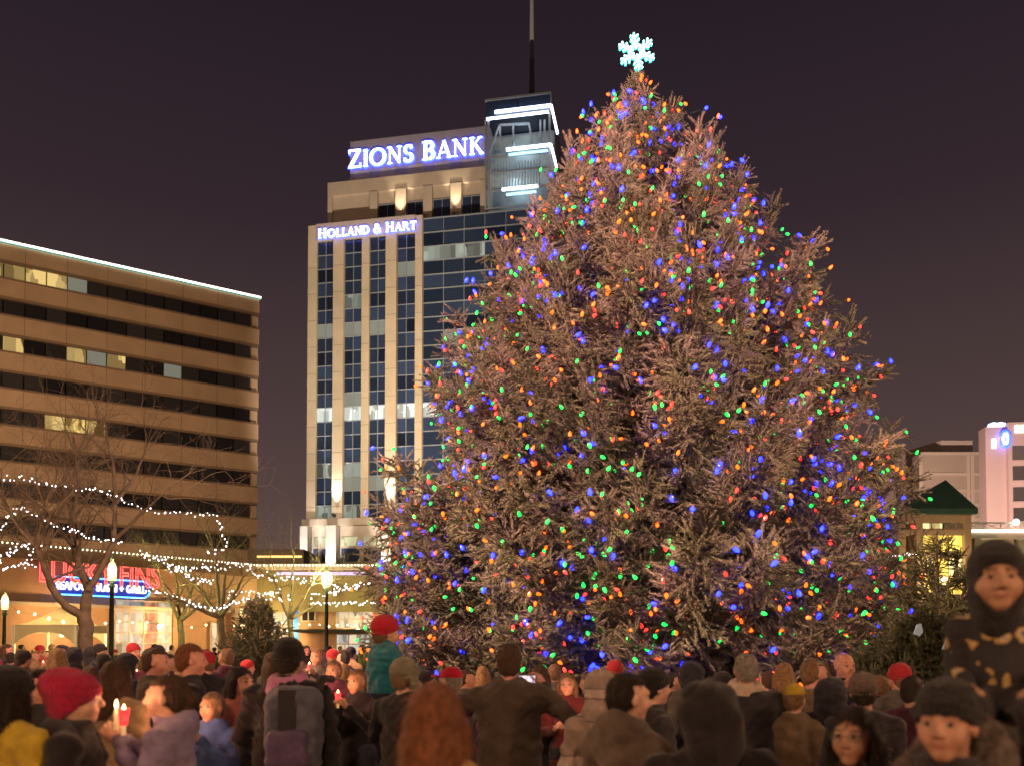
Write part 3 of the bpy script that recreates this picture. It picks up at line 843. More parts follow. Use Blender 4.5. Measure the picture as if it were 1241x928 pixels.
def needles_on(starts, ends, rng, per_m=150, nl=.032, nw=.0042, spread=1.05):
    """bottle brush needles along many twig segments -> triangle verts"""
    L = np.linalg.norm(ends-starts, axis=1)
    cnt = np.maximum(3, (L*per_m).astype(int))
    idx = np.repeat(np.arange(len(L)), cnt)
    n = len(idx)
    t = rng.random(n)
    d = norm(ends-starts)[idx]
    base = starts[idx] + (ends-starts)[idx]*t[:, None]
    r = rng.normal(size=(n, 3)); r = norm(r - (r*d).sum(1, keepdims=True)*d)
    nd = norm(d*(.55+.4*t[:, None]) + r*spread)
    ll = nl*(.75+.5*rng.random(n))[:, None]
    side = norm(np.cross(nd, rng.normal(size=(n, 3))))*nw
    return np.stack([base-side, base+side, base+nd*ll], 1).reshape(-1, 3)

def bough(L, seed, fol=2.5, width=1.0, per_m=150, needle=.034, droop=.35):
    """one spruce bough along +x: stem, branchlets and needle covered twigs"""
    rng = np.random.default_rng(seed)
    def axis(t):
        t = np.asarray(t, dtype=float)
        return np.stack([L*t, .05*L*np.sin(t*5+seed)*t, L*(-.10*np.sin(np.pi*t) + .16*t*t)], -1)
    T = np.linspace(0, 1, 14)
    stems = [(axis(T), np.linspace(.014*L+.008, .005, 14), 5)]
    fol = min(fol, L*.97)
    S, E, tips = [], [], []
    nb = int(fol/.055)
    for i in range(nb):
        tau = (i+.5)/nb                       # 0 inner .. 1 tip
        x = 1 - fol/L*(1-tau)
        p0 = axis(x); tan = norm(axis(min(1, x+.02))-axis(x-.02))
        side = 1 if i % 2 else -1
        lb = width*(.18 + .62*(1-tau)**.8)*(.7+.5*rng.random())
        ang = math.radians(rng.uniform(42, 66))
        lat = np.array([-tan[1], tan[0], 0])*side
        dirv = tan*math.cos(ang) + lat*math.sin(ang)
        typ = rng.random()
        if typ < .22: dirv = dirv*.55 + np.array([0,0,-.75])      # hanging branchlet
        elif typ < .32: dirv = dirv*.7 + np.array([0,0,.5])
        dirv = norm(dirv + rng.normal(0, .12, 3))
        k = 6; q = np.linspace(0, 1, k)[:, None]
        pts = p0 + dirv*q*lb + np.array([0,0,1.0])*(-droop*q*lb*(1-.75*q)) + np.array([0,0,.12*lb])*q**3
        stems.append((pts, np.linspace(.007, .002, k), 3))
        S += list(pts[:-1]); E += list(pts[1:])
        m = max(4, int(lb/.07))
        for j in range(m):
            w = .12 + .88*(j+.5)/m
            f_ = w*(k-1); a_ = int(min(f_, k-2)); pp = pts[a_] + (pts[a_+1]-pts[a_])*(f_-a_)
            tl = (.12+.17*(1-w)+.08*rng.random())*(.8+.5*width)
            td = norm(pts[a_+1]-pts[a_])
            la = norm(np.cross(td, [0,0,1.0]))*(1 if j % 2 else -1)
            up = np.cross(la, td)
            dd = norm(td*.75 + la*rng.uniform(.4,.8) + up*rng.normal(0,.18) + np.array([0,0,rng.uniform(-.22,.08)]))
            e_ = pp + dd*tl
            S.append(pp); E.append(e_)
            if rng.random() < .35: tips.append(e_ + dd*.02)
        tips.append(pts[-1])
    NT = len(S)
    S += list(axis(np.linspace(1-fol/L, .96, 12))); E += list(axis(np.linspace(1-fol/L+.03, 1, 12)))
    V = needles_on(np.array(S), np.array(E), rng, per_m, needle)
    Sa, Ea = np.array(S), np.array(E)
    # leafy core of every twig: a slim four sided spindle
    dS = norm(Ea-Sa); a_ = norm(np.cross(dS, rng.normal(size=dS.shape))); b_ = np.cross(dS, a_); mid = Sa*.55+Ea*.45; rr_ = np.minimum(.013, .2*np.linalg.norm(Ea-Sa, axis=1))[:, None]
    core = np.stack([Sa, mid+a_*rr_, mid+b_*rr_, mid-a_*rr_, mid-b_*rr_, Ea+dS*.015], 1).reshape(-1, 3)
    ct_ = np.array([(0,2,1),(0,3,2),(0,4,3),(0,1,4),(5,1,2),(5,2,3),(5,3,4),(5,4,1)])
    cf = (ct_[None] + (np.arange(len(Sa))*6)[:, None, None]).reshape(-1, 3)
    sv, sq = tube_np(stems)
    tri = np.concatenate([sq[:, [0,1,2]], sq[:, [0,2,3]]])
    faces = np.concatenate([np.arange(len(V)).reshape(-1, 3), cf + len(V), tri + len(V) + len(core)])
    mi = np.concatenate([np.zeros(len(V)//3+len(cf)), np.ones(len(tri))])
    return np.concatenate([V, core, sv]), faces, mi, np.array(tips)

BOUGHS = {}
def get_bough(kind, seed):
    key = (kind, seed)
    if key not in BOUGHS:
        L, fol, width, dens, ned = {'tiny': (.8,.75,.55,560,.032), 'short': (1.6,1.5,.8,560,.036), 'mid': (2.8,2.1,1.0,520,.039), 'long': (4.2,2.5,1.15,480,.041), 'huge': (5.8,2.7,1.2,460,.041)}[kind]
        V, Fc, mi, tips = bough(L, seed*13+len(kind), fol, width, dens, ned)
        me = mesh_np('bough', V, Fc, False, mi)
        me.materials.append(NEEDLE); me.materials.append(BARK)
        BOUGHS[key] = (me, L, tips)
    return BOUGHS[key]

TY = 18.5
T0 = at(773, 785, TY); TX = T0.x
TTOP = at(771, 96, TY).z
PROF = [(0.3, 5.6), (1.0, 6.15), (2.4, 6.2), (5.1, 5.85), (6.05, 5.5), (7.0, 5.1), (8.8, 4.42), (9.75, 3.98), (10.67, 3.5), (11.6, 2.9), (12.5, 2.2), (13.45, 1.35), (TTOP-.25, .45), (TTOP, .1)]
def prof(z): return float(np.interp(z, [p[0] for p in PROF], [p[1] for p in PROF]))
xmas = empty('spruce_tree', (TX, TY, 0), 0, 'giant Christmas spruce covered in coloured lights at the plaza centre', 'tree')
tz = np.linspace(0, TTOP-.1, 14)
v, q = tube_np([(np.stack([.03*np.sin(tz), .03*np.cos(tz*1.3), tz], 1), np.linspace(.34, .03, 14), 10)])
link('trunk', mesh_np('trunk', v, q, True), xmas, BARK)
NB = 286
zs = np.linspace(0, 1, 400); zz_ = .5 + zs*(TTOP-.75)
wts = np.array([prof(z)**.80+.40 for z in zz_]); cdf = np.cumsum(wts)/wts.sum()
bulb_pts, bulb_out = [], []
rb = np.random.default_rng(5)
for i in range(NB):
    zt = float(np.interp((i+.5)/NB, cdf, zz_))
    az = i*2.399963 + rb.normal(0, .12)
    rad = prof(zt)*(rb.uniform(.79, 1.07))*(1+.03*math.cos(az)*min(1, max(0, (10.5-zt)/4)))
    SPUR = {0: (8.0, .12, 5.75), 1: (5.3, math.pi-.15, 6.35), 2: (6.6, -.05, 6.1), 3: (10.4, .3, 3.9)}
    if i in (40, 90, 140, 190): zt, az, rad = SPUR[(40, 90, 140, 190).index(i)]
    while True:                                      # keep the outline as uneven as the tree's: fuller left skirt, clipped right
        X_, Y_ = TX+rad*math.cos(az), TY+rad*math.sin(az); u_ = CX+F*X_/Y_
        lim = 1126 if zt > 4.8 else 1104
        if u_ > lim or u_ < 442: rad *= .97
        else: break
    hi = zt/TTOP
    # a few bough tips that stand out in the photograph (right shoulder)
    elev = math.radians(np.interp(hi, [0, .35, .7, 1], [2, 14, 30, 62]) + rb.normal(0, 5))
    L = max(.55, rad/math.cos(elev))
    kind = 'tiny' if L < 1.05 else 'short' if L < 2.1 else 'mid' if L < 3.4 else 'long' if L < 5.0 else 'huge'
    me, L0, tips = get_bough(kind, rb.integers(0, 3))
    sc = L/L0
    z0 = zt - L*math.sin(elev) - .14*L*math.cos(elev)
    if z0 < .35: z0 = .35
    M = Matrix.Translation((0, 0, z0)) @ Euler((rb.normal(0,.30), -elev, az), 'XYZ').to_matrix().to_4x4() @ Matrix.Diagonal((sc, .92*sc+.08, .92*sc+.08, 1))
    o = link('bough', me, xmas)
    o.matrix_local = M
    outer = np.argsort(-tips[:, 0]-.5*tips[:, 2])[:max(12, int(len(tips)*.5))]
    pick = rb.choice(outer, size=min(len(outer), int(np.interp(hi, [0,.5,1], [15.0,14.5,12.0])+rb.random())), replace=False)
    Mn = np.array(M)
    P = np.c_[tips[pick], np.ones(len(pick))] @ Mn.T
    for p in P[:, :3]: bulb_pts.append(p)
# leader shoots at the very top
for k in range(9):
    me, L0, tips = get_bough('tiny', k % 3)
    a = k*2.4; o = link('bough', me, xmas)
    o.matrix_local = Matrix.Translation((0,0,TTOP-1.05+.09*k)) @ Euler((0, -math.radians(66+2*k), a), 'XYZ').to_matrix().to_4x4() @ Matrix.Scale(.85-.035*k, 4)
bulb_pts = np.array(bulb_pts)
bulb_pts[:, 2] = np.maximum(bulb_pts[:, 2], .4)

# ---- light string: faceted bulbs in four colours
BC = {'blue': ((.004,.009,1.0), 26.0), 'green': ((.002,.46,.055), 4.0), 'red': ((1.0,.035,.022), 3.2), 'orange': ((1.0,.100,.002), 4.0)}
BM = {k: mat('bulb_'+k, tuple(min(1, x*.5+.03) for x in c), .3, emit=c, estr=s) for k, (c, s) in BC.items()}
def bulb_mesh(name, m):
    me = MB().lathe([(.003,.052),(.016,.040),(.027,.012),(.027,-.010),(.018,-.030)], 7).mesh(name)
    me.materials.append(m); return me
BMESH = {k: bulb_mesh('bulb_'+k, m) for k, m in BM.items()}
SOCK = MB().lathe([(.015,-.030),(.015,-.058)], 6).mesh('socket'); SOCK.materials.append(mat('socket_green', (.02,.06,.03), .6))
strg = empty('christmas_light_string', (TX, TY, 0), 0, 'string of red orange green and blue bulbs wound over the spruce', 'light string')
camp = np.array([-TX, -TY, EYE])
rng = np.random.default_rng(21)
names = list(BM)
cols_ = rng.choice(4, size=len(bulb_pts), p=[.25,.27,.17,.31])
radial = norm(bulb_pts*np.array([1,1,0]))
tow = norm(camp-bulb_pts)
bulb_pts = bulb_pts + radial*.08 + np.array([0,0,.03])
facing = (radial*norm(camp*np.array([1,1,0]))).sum(1)
dist = np.linalg.norm(bulb_pts-camp, axis=1)
score = np.where(facing > .15, dist, 999)
order = np.argsort(score)
near = order[:300]
for i in near:
    k = names[cols_[i]]
    o = link('bulb', BMESH[k], strg)
    tilt = Euler((rng.normal(0,.6)+ (math.pi if rng.random() < .55 else 0), rng.normal(0,.6), rng.random()*6))
    o.location = bulb_pts[i]; o.rotation_euler = tilt
    s = 1.2 if k in ('blue','green') else 1.05
    if k == 'blue': s = 1.3
    o.scale = (s, s, s)
rest_i = order[300:]
me0 = BMESH['blue']
bv = np.array([tuple(x.co) for x in me0.vertices]); bt = []
for p in me0.polygons:
    vs = list(p.vertices)
    for j in range(1, len(vs)-1): bt.append((vs[0], vs[j], vs[j+1]))
bt = np.array(bt)
VV, FF, MI = [], [], []
for c, i in enumerate(rest_i):
    R = np.array(Euler((rng.normal(0,.6), rng.normal(0,.6), rng.random()*6)).to_matrix())
    s = 1.3 if cols_[i] == 0 else 1.12
    VV.append(bv*s @ R.T + bulb_pts[i]); FF.append(bt + c*len(bv)); MI += [cols_[i]]*len(bt)
me = mesh_np('more_bulbs', np.concatenate(VV), np.concatenate(FF), False, MI)
for k in names: me.materials.append(BM[k])
link('more_bulbs', me, strg, kind='stuff')
# the wire: winding from bulb to bulb in height bands
ordz = np.lexsort((np.arctan2(bulb_pts[:,1], bulb_pts[:,0]), np.round(bulb_pts[:,2]*3)))
seg = []
for a, b in zip(ordz[:-1], ordz[1:]):
    if np.linalg.norm(bulb_pts[a]-bulb_pts[b]) < 1.3:
        m_ = (bulb_pts[a]+bulb_pts[b])/2*np.array([.97,.97,1]); m_[2] -= .06
        seg.append((np.array([bulb_pts[a], m_, bulb_pts[b]]), np.array([.005]*3), 3))
v, q = tube_np(seg)
link('wire', mesh_np('wire', v, q), strg, MATS['socket_green'], kind='stuff')

# ---- snowflake topper
sf = at(771.5, 62.5, TY)
flake = empty('snowflake_topper', (sf.x, TY, sf.z), 0, 'glowing white and teal snowflake on top of the spruce', 'ornament')
ICE = mat('ice_white_tube', (.8,.95,.95), .4, emit=(.55,1.0,.92), estr=3.0)
TEAL = mat('teal_tube', (.1,.5,.5), .4, emit=(.04,.62,.60), estr=2.2)
R6 = .44
for k in range(6):
    m, h = MB(), MB(); a = math.radians(60*k+30+8)
    c, s = math.cos(a), math.sin(a)
    def P(r, off): return (r*c - off*s, 0, r*s + off*c)
    for mm, w, y in ((m, .022, 0), (h, .05, .03)):
        segs = [((.07,0),(R6,0)), ((.20,0),(.29,.10)), ((.20,0),(.29,-.10)), ((.31,0),(.39,.09)), ((.31,0),(.39,-.09)), ((.09,0),(.15,.075)), ((.09,0),(.15,-.075)), ((.15,.075),(.21,0)), ((.15,-.075),(.21,0))]
        for p_, q_ in segs:
            A_, B_ = Vector(P(*p_)), Vector(P(*q_)); A_.y = B_.y = y
            mm.bar(A_, B_, w)
    o = m.build('arm', ICE, flake); h.build('arm_glow', TEAL, o)
MB().bar((0,.06,-.02), (0,.06,-(sf.z-TTOP)-.35), .03).build('mount', mat('topper_mount', (.3,.5,.5), .5), flake)

# ================================================================= SMALL FIRS
FIRN = mat('fir_needles', (0.055, 0.062, 0.030), .6, vary=.4, scale=3.0, rand=.3, spec=.3)
def small_fir(X, Y, h, rmax, label, seed, nb=46, tintmat=None, z0=0.25, elev=(10, 50), group='small cut firs set up around the plaza'):
    r_ = np.random.default_rng(seed)
    t = empty('fir_tree', (X, Y, 0), 0, label, 'tree', group)
    v, q = tube_np([(np.array([[0,0,0],[.01,0,h*.5],[0,.01,h]]), np.array([.05,.035,.008])*(h/2.5), 7)])
    link('trunk', mesh_np('trunk', v, q, True), t, BARK)
    for i in range(nb):
        f_ = (i+.5)/nb; zt = z0 + f_*(h-z0-.1)
        rad = rmax*(1-f_)**.85*r_.uniform(.85,1.1)+.08
        kind = 'tiny' if rad < .9 else 'short'
        me, L0, _ = get_bough(kind, i % 3)
        e_ = math.radians(np.interp(f_, [0,1], elev)+r_.normal(0,6))
        L = rad/math.cos(e_); o = link('bough', me, t)
        o.material_slots[0].link = 'OBJECT'; o.material_slots[0].material = FIRN
        o.matrix_local = Matrix.Translation((0,0,max(.2, zt-L*math.sin(e_)*.6))) @ Euler((r_.normal(0,.2), -e_, i*2.4), 'XYZ').to_matrix().to_4x4() @ Matrix.Diagonal((L/L0, max(.6, L/L0), max(.6, L/L0), 1))
    return t
p = at(312, 785, 15.0); small_fir(p.x, 15.0, 2.65, 1.05, 'bushy dark fir standing before the bare trees on the left', 31, 42, elev=(5, 50))
p = at(1137, 785, 11.0); small_fir(p.x, 11.0, at(1137, 648, 11.0).z, .95, 'thin fir with sparse branches before the yellow windows', 32, 17, elev=(24, 55), z0=1.0)
p = at(1078, 785, 9.5); small_fir(p.x, 9.5, at(1078, 772, 9.5).z, .75, 'short dense fir between the crowd and the big spruce', 33, 44, elev=(40, 66))
p = at(1120, 785, 8.4); small_fir(p.x, 8.4, at(1120, 742, 8.4).z, .7, 'dense fir with pale blue ribbons behind the fur hooded man', 34, 44, elev=(40, 66))
for k, (u, v) in enumerate(((1107, 768), (1142, 786))):
    a = at(u, v, 7.75); m = MB()
    m.prism([(0,0),(.035,.09),(.07,.10),(.085,.02),(.05,-.02)], -.012, .012)
    m.build('ribbon', mat('pale_blue_ribbon', (.35,.58,.85), .6, vary=.15), None, loc=a, label=('pale blue ribbon on the left side of the dense fir', 'pale blue ribbon on the right side of the dense fir')[k], cat='ribbon')

# ================================================================= BARE TREES
BARKB = mat('bare_tree_bark', (0.16, 0.125, 0.085), .9, vary=.35, scale=5, bump=.6, bscale=40, coords='Object')
BARKG = mat('bare_tree_bark_lit_green', (0.21, 0.18, 0.085), .9, vary=.35, scale=5, bump=.6, bscale=40)  # yellow green lamplight is put into this bark's colour
def grow(polys, p, d, r, length, depth, rng, up=.25, twig=3):
    n = 5 if depth < 3 else 4
    pts = [p]; q = p.copy(); dd = d.copy()
    for i in range(n):
        dd = norm(dd + rng.normal(0, .16, 3) + np.array([0,0,up*.12]))
        q = q + dd*length/n; pts.append(q.copy())
    pts = np.array(pts); rad = np.linspace(r, r*.62, n+1)
    polys.append((pts, rad, 7 if r > .05 else 5 if r > .015 else 3))
    if depth <= 0 or r < .0035: return
    nch = rng.integers(2, 4)
    for c in range(nch):
        ang = rng.uniform(.3, .75); axis = norm(np.cross(dd, rng.normal(size=3)))
        nd = norm(dd*math.cos(ang) + axis*math.sin(ang))
        grow(polys, pts[-1] if c < 2 else pts[-2], nd, r*.62*rng.uniform(.65,.95), length*rng.uniform(.62,.88), depth-1, rng, up, twig)
    for c in range(2):
        k = rng.integers(1, n); axis = norm(np.cross(dd, rng.normal(size=3)))
        nd = norm(dd*.6 + axis*.8)
        if depth > 1: grow(polys, pts[k], nd, rad[k]*.4, length*.55, depth-2, rng, up, twig)

def bare_tree(label, Y, limbs, bark, seed, depth=4, lscale=1.0, depthspread=.5, group='bare street trees'):
    """limbs: list of (pixel polyline, radius start, radius end, y offsets)"""
    r_ = np.random.default_rng(seed)
    base = at(*limbs[0][0][0], Y)
    t = empty('bare_tree', (base.x, Y, 0), 0, label, 'tree', group)
    main, fine = [], []
    for k, (px, r0, r1, yo) in enumerate(limbs):
        pts = np.array([list(at(u, v, Y + yo*i/(len(px)-1))) for i, (u, v) in enumerate(px)]) - np.array([base.x, Y, 0])
        if k == 0: pts[0, 2] = -.05
        # densify and roughen
        tt = np.linspace(0, len(px)-1, (len(px)-1)*4+1)
        pp = np.stack([np.interp(tt, np.arange(len(px)), pts[:, j]) for j in range(3)], 1)
        pp[1:-1] += r_.normal(0, r0*.10, (len(pp)-2, 3))
        rad = np.linspace(r0, r1, len(pp))
        main.append((pp, rad, 9))
        if k:
            d = norm(pp[-1]-pp[-3])
            for c in range(3):
                grow(fine, pp[-1], norm(d + r_.normal(0,.35,3)), r1*.8, .95*lscale*r_.uniform(.8,1.2), depth, r_)
            for c in range(max(2, len(pp)//3)):
                i = r_.integers(len(pp)//3, len(pp)); ax = r_.normal(size=3); ax[2] = abs(ax[2])
                grow(fine, pp[i], norm(norm(ax)+.4*d), rad[i]*.45, .8*lscale*r_.uniform(.7,1.2), depth-1, r_)
    v, q = tube_np(main); link('trunk', mesh_np('trunk', v, q, True), t, bark)
    v, q = tube_np(fine); link('crown', mesh_np('crown', v, q, True), t, bark)
    return t
big_limbs = [
    ([(103,800),(105,770),(102,745)], .175, .16, 0),
    ([(104,748),(80,734),(62,710),(54,685),(44,664)], .105, .06, -1.0),
    ([(44,664),(28,640),(10,618)], .075, .03, -.6),
    ([(50,672),(62,640),(78,610)], .06, .025, .8),
    ([(102,746),(107,715),(98,690),(90,662),(86,630)], .135, .055, .6),
    ([(107,715),(122,690),(138,655),(140,610),(137,560)], .09, .035, .3),
    ([(90,662),(70,640),(52,615)], .06, .025, 1.4),
    ([(138,655),(165,628),(195,600)], .055, .02, -.8),
    ([(86,630),(95,590),(92,550)], .055, .022, -1.0),
    ([(140,610),(165,575),(178,540)], .045, .018, 1.2),
]
bare_tree('large forked bare tree before the restaurant sign at the left', 19.5, big_limbs, BARKB, 41, 5, 1.0)
def simple_limbs(u, vb, vf, spread, top, r):
    L = [([(u,vb),(u+1,(vb+vf)/2),(u-1,vf)], r, r*.85, 0)]
    for k, (du, dv, yo) in enumerate(spread):
        L.append(([(u-1,vf),(u+du*.55,vf+(dv)*.5),(u+du,vf+dv)], r*.6, r*.22, yo))
    return L
bare_tree('slim bare tree lit yellow green beside the glazed entrance', 27.0, simple_limbs(219, 790, 752, [(-22,-45,-.5),(18,-50,.6),(-6,-60,1.0),(30,-25,-.8)], 0, .11), BARKG, 42, 3, .75)
bare_tree('slim bare tree left of the bushy fir, strung with lights', 24.0, simple_limbs(268, 792, 748, [(-30,-40,.6),(26,-48,-.6),(6,-66,0),(-52,-22,-.9),(-8,-80,.7)], 0, .12), BARKG, 43, 3, .8)
bare_tree('bare tree behind the bushy fir near the lamp post', 30.0, simple_limbs(352, 790, 750, [(-20,-48,.5),(24,-40,-.5),(4,-75,.4),(36,-22,.8)], 0, .12), BARKB, 44, 3, .85)
bare_tree('small bare tree before the yellow pavilion on the right', 36.0, simple_limbs(1108, 790, 735, [(-24,-40,.5),(24,-45,-.5),(2,-65,.4)], 0, .12), BARKB, 45, 3, 1.0)

# ---- strings of white lights slung through the bare trees and over the plaza
def light_string(px, Y, n, r, m, label, jitter=.03, y1=None):
    px = np.array(px, dtype=float)
    d = np.r_[0, np.cumsum(np.linalg.norm(np.diff(px, axis=0), axis=1))]
    t = np.linspace(0, d[-1], n)
    uu, vv = np.interp(t, d, px[:, 0]), np.interp(t, d, px[:, 1])
    YY = np.linspace(Y, Y if y1 is None else y1, n)
    P = np.array([list(at(a, b, c)) for a, b, c in zip(uu, vv, YY)])
    o = empty('string_lights', P[0], 0, label, 'string lights', 'white light strings')
    Q = P - P[0]
    J = Q + RNG.normal(0, jitter, Q.shape)
    v, f = blobs_np(J, r*RNG.uniform(.5, .95, n))
    link('bulbs', mesh_np('bulbs', v, f), o, m, kind='stuff')
    v, q = tube_np([(Q, np.full(n, .006), 3)])
    link('cable', mesh_np('cable', v, q), o, MATS['socket_green'])
    return o
light_string([(-20,586),(0,582),(25,580),(50,586),(100,592),(135,597),(150,608),(178,618),(215,622),(262,621),(268,640),(275,662),(262,668),(250,668)], 19.0, 84, .026, FAIRYW, 'longest light string looping high through the large bare tree', .03)
light_string([(-10,655),(0,643),(10,628),(22,612),(40,622),(60,634),(82,641),(110,651),(150,657)], 18.8, 56, .026, FAIRYW, 'peaked light string on the left limb of the large bare tree', .03)
light_string([(-10,680),(5,674),(20,666),(38,664),(40,676)], 18.6, 30, .026, FAIRYW, 'short light string wound round the lowest left branch', .05)
light_string([(-10,694),(10,688),(30,682),(42,686)], 18.6, 22, .026, FAIRYW, 'lowest short light string at the left edge', .03)
light_string([(170,668),(185,676),(205,684),(225,688),(250,688),(275,686),(300,682)], 23.6, 52, .03, FAIRYW, 'light string over the crowns of the slim trees', .05)
light_string([(205,692),(220,690),(232,700),(245,704),(258,702)], 23.4, 30, .03, FAIRYW, 'small looped light string in the slim tree', .05)
light_string([(178,714),(200,718),(216,722),(228,730),(245,736),(265,738),(285,730),(310,724),(340,716)], 23.2, 70, .03, FAIRYW, 'drooping light string low between the slim trees', .04)
light_string([(300,690),(318,696),(336,700),(360,702),(395,704),(420,714),(436,712)], 28.0, 64, .035, FAIRYW, 'light string passing just under the right lamp head', .08)
light_string([(272,720),(300,718),(330,726),(352,724)], 28.0, 40, .03, FAIRYW, 'light string wound in the bare tree behind the bushy fir', .08)
light_string([(376,722),(392,720),(410,714),(440,707),(475,702)], 28.5, 34, .032, FAIRYW, 'light string running right from lamp post to the spruce', .05)
light_string([(376,731),(400,731),(425,731),(458,730)], 29.0, 40, .032, FAIRYW, 'straight light string along the shop awning', .03)
light_string([(1078,674),(1092,673),(1106,671),(1114,670)], 34.0, 18, .04, FAIRYW, 'short light string right of the spruce before the pavilion', .03)
FEST = mat('festoon_bulb', (.9,.8,.6), .4, emit=(1.0,.70,.32), estr=11.0)
light_string([(-6,738),(6,727),(24,742),(43,744),(60,749),(78,752)], 33.0, 6, .085, FEST, 'festoon of large warm bulbs across the white tent', .02)
light_string([(128,757),(150,753),(172,752),(205,759),(240,758),(255,758),(268,760),(300,752)], 38.0, 11, .085, FEST, 'festoon of large warm bulbs before the glazed entrance', .05)
light_string([(330,752),(350,756),(376,757),(390,757),(405,758),(420,756),(440,757),(455,758)], 50.0, 12, .09, FEST, 'festoon of warm bulbs under the shop awning', .06)
# ================================================================= LAMP POSTS AND TENT
POST = mat('dark_green_post', (0.035, 0.05, 0.035), .45, metal=.4)
def lamp_post(X, Y, h, label, power, color, glow, r=.17):
    o = empty('lamp_post', (X, Y, 0), 0, label, 'street lamp', 'plaza lamp posts')
    MB().lathe([(.22,0),(.22,.12),(.15,.25),(.12,.55),(.075,.75),(.06,h-.55),(.10,h-.5),(.05,h-.42),(.11,h-.34)], 12).build('post', POST, o, True)
    MB().lathe([(.10,h-.335),(r*.95,h-.2),(r,h-.02),(r*.75,h+.14),(r*.3,h+.22)], 14).build('lantern_globe',
        mat('globe_%s' % label[:14].replace(' ', '_'), (.22,.18,.09), .4, emit=glow, estr=2.2), o, True)
    MB().lathe([(r*.35,h+.225),(.05,h+.29),(.012,h+.40)], 8).build('finial', POST, o)
    # the light of the globe, just outside it all round
    for k in range(3):
        a = 2*math.pi*k/3 + .5
        point_lamp('globe_light', ((r+.12)*math.cos(a), (r+.12)*math.sin(a), h), power/3, color, .10, o)
    return o
p = at(396, 699, 29.0); lamp_post(p.x, 29.0, p.z, 'lit lamp post with yellow globe before the shop row', 900, (1.0,.86,.32), (1.0,.84,.30), .20)
p = at(136, 689, 24.0); lamp_post(p.x, 24.0, p.z, 'lit lamp post beside the large bare tree trunk', 800, (1.0,.86,.36), (1.0,.86,.36), .12)
p = at(6, 727, 30.0); lamp_post(p.x, 30.0, p.z, 'short lamp post left of the white tent', 420, (1.0,.62,.28), (1.0,.66,.30), .12)
# further posts, unseen and assumed for their light, beside and behind the camera
ROSE = (1.0, .56, .30)
for i, (x, y, w) in enumerate(((-8.5, -5.0, 2900), (9.5, -4.5, 2900), (0.5, -10.0, 2900), (-10.0, 9.0, 3000), (12.5, 10.5, 2600))):
    lamp_post(x, y, 6.2, ['lamp post behind and left of the viewer', 'lamp post behind and right of the viewer', 'lamp post straight behind the viewer', 'lamp post outside the left edge of the view', 'lamp post outside the right edge of the view'][i], w, ROSE, (1.0,.70,.45), .2)

# two assumed masts, unseen, added to light the spruce from beside the viewer
for x, w, s in ((-16.5, 88000, 'left'), (15.0, 26000, 'right')):
    floodlight((x, 5.0, 11.5), (TX, TY-2.0, 7.8), w, (1.0,.53,.36), 60, 'tall assumed floodlight beside the viewer on the %s, lighting the spruce' % s, .7, True)

# white peaked tent
tent = empty('canopy_tent', (0, 0, 0), 0, 'white peaked canopy tent with arched valance on the left', 'tent')
Yt = 34.0
a, b = at(17, 760, Yt), at(92, 760, Yt); w = b.x-a.x; ze = at(50, 757, Yt).z; za = at(52, 732, Yt).z
tent.location = (a.x, Yt, 0)
TENTM = mat('tent_vinyl', (.72,.66,.50), .6, vary=.06, scale=2, bump=.1, bscale=8)
tn, tl_ = TENTM.node_tree.nodes, TENTM.node_tree.links
tr_ = tn.new('ShaderNodeBsdfTranslucent'); tr_.inputs[0].default_value = (.75,.66,.45,1); mxs = tn.new('ShaderNodeMixShader'); mxs.inputs[0].default_value = .45
tl_.new(tn['Principled BSDF'].outputs[0], mxs.inputs[1]); tl_.new(tr_.outputs[0], mxs.inputs[2]); tl_.new(mxs.outputs[0], tn['Material Output'].inputs[0])
rf = MB(); n = 8
rows = []
for j in range(n+1):
    f_ = j/n; s = (1-f_); zz = ze + (za-ze)*(f_**1.7*.75+f_*.25)
    rows.append([(w/2 - w/2*s, w/2 - w/2*s, zz), (w/2 + w/2*s, w/2 - w/2*s, zz), (w/2 + w/2*s, w/2 + w/2*s, zz), (w/2 - w/2*s, w/2 + w/2*s, zz)])
for r_ in rows: rf.v += r_
for j in range(n):
    for c in range(4):
        d = (c+1) % 4; rf.f.append((j*4+c, j*4+d, (j+1)*4+d, (j+1)*4+c))
rf.build('roof', TENTM, tent)
for (sx, sy) in ((0,0),(1,0),(0,1),(1,1)):
    MB().box(sx*w-.05, sx*w+.05, sy*w-.05, sy*w+.05, 0, ze-.01).build('leg', mat('tent_pole', (.7,.68,.6), .4), tent)
for yy in (-.03, w-.01):
    va = MB(); K = 12
    for k in range(K):
        x0, x1 = w*k/K, w*(k+1)/K
        d0 = .28 + .55*abs(2*k/K-1)**2.5; d1 = .28 + .55*abs(2*(k+1)/K-1)**2.5
        va.prism([(x0, ze-d0), (x1, ze-d1), (x1, ze+.02), (x0, ze+.02)], yy, yy+.03)
    va.build('valance', TENTM, tent)
for xx in (-.03, w):
    MB().box(xx, xx+.03, .03, w-.04, ze-.3, ze+.02).build('valance', TENTM, tent)
MB().lathe([(.07,-.1),(.1,0),(.03,.1)], 8, (w/2, w/2, ze-.35)).build('tent_lamp', FEST, tent)
point_lamp('tent_light', (w/2, w/2, ze-.6), 520, (1.0,.66,.25), .15, tent)
# low barrier behind the crowd at the left
bar_ = empty('barrier_fence', (at(8,785,30).x, 29.0, 0), 0, 'low dark barrier rail between the crowd and the tent', 'fence')
for z in (.35, 1.0): MB().box(0, 3.4, -.04, .04, z-.05, z+.05).build('rail', DARKMETAL, bar_)
for k in range(4): MB().box(k*1.1, k*1.1+.07, -.035, .035, 0, .94).build('post', DARKMETAL, bar_)
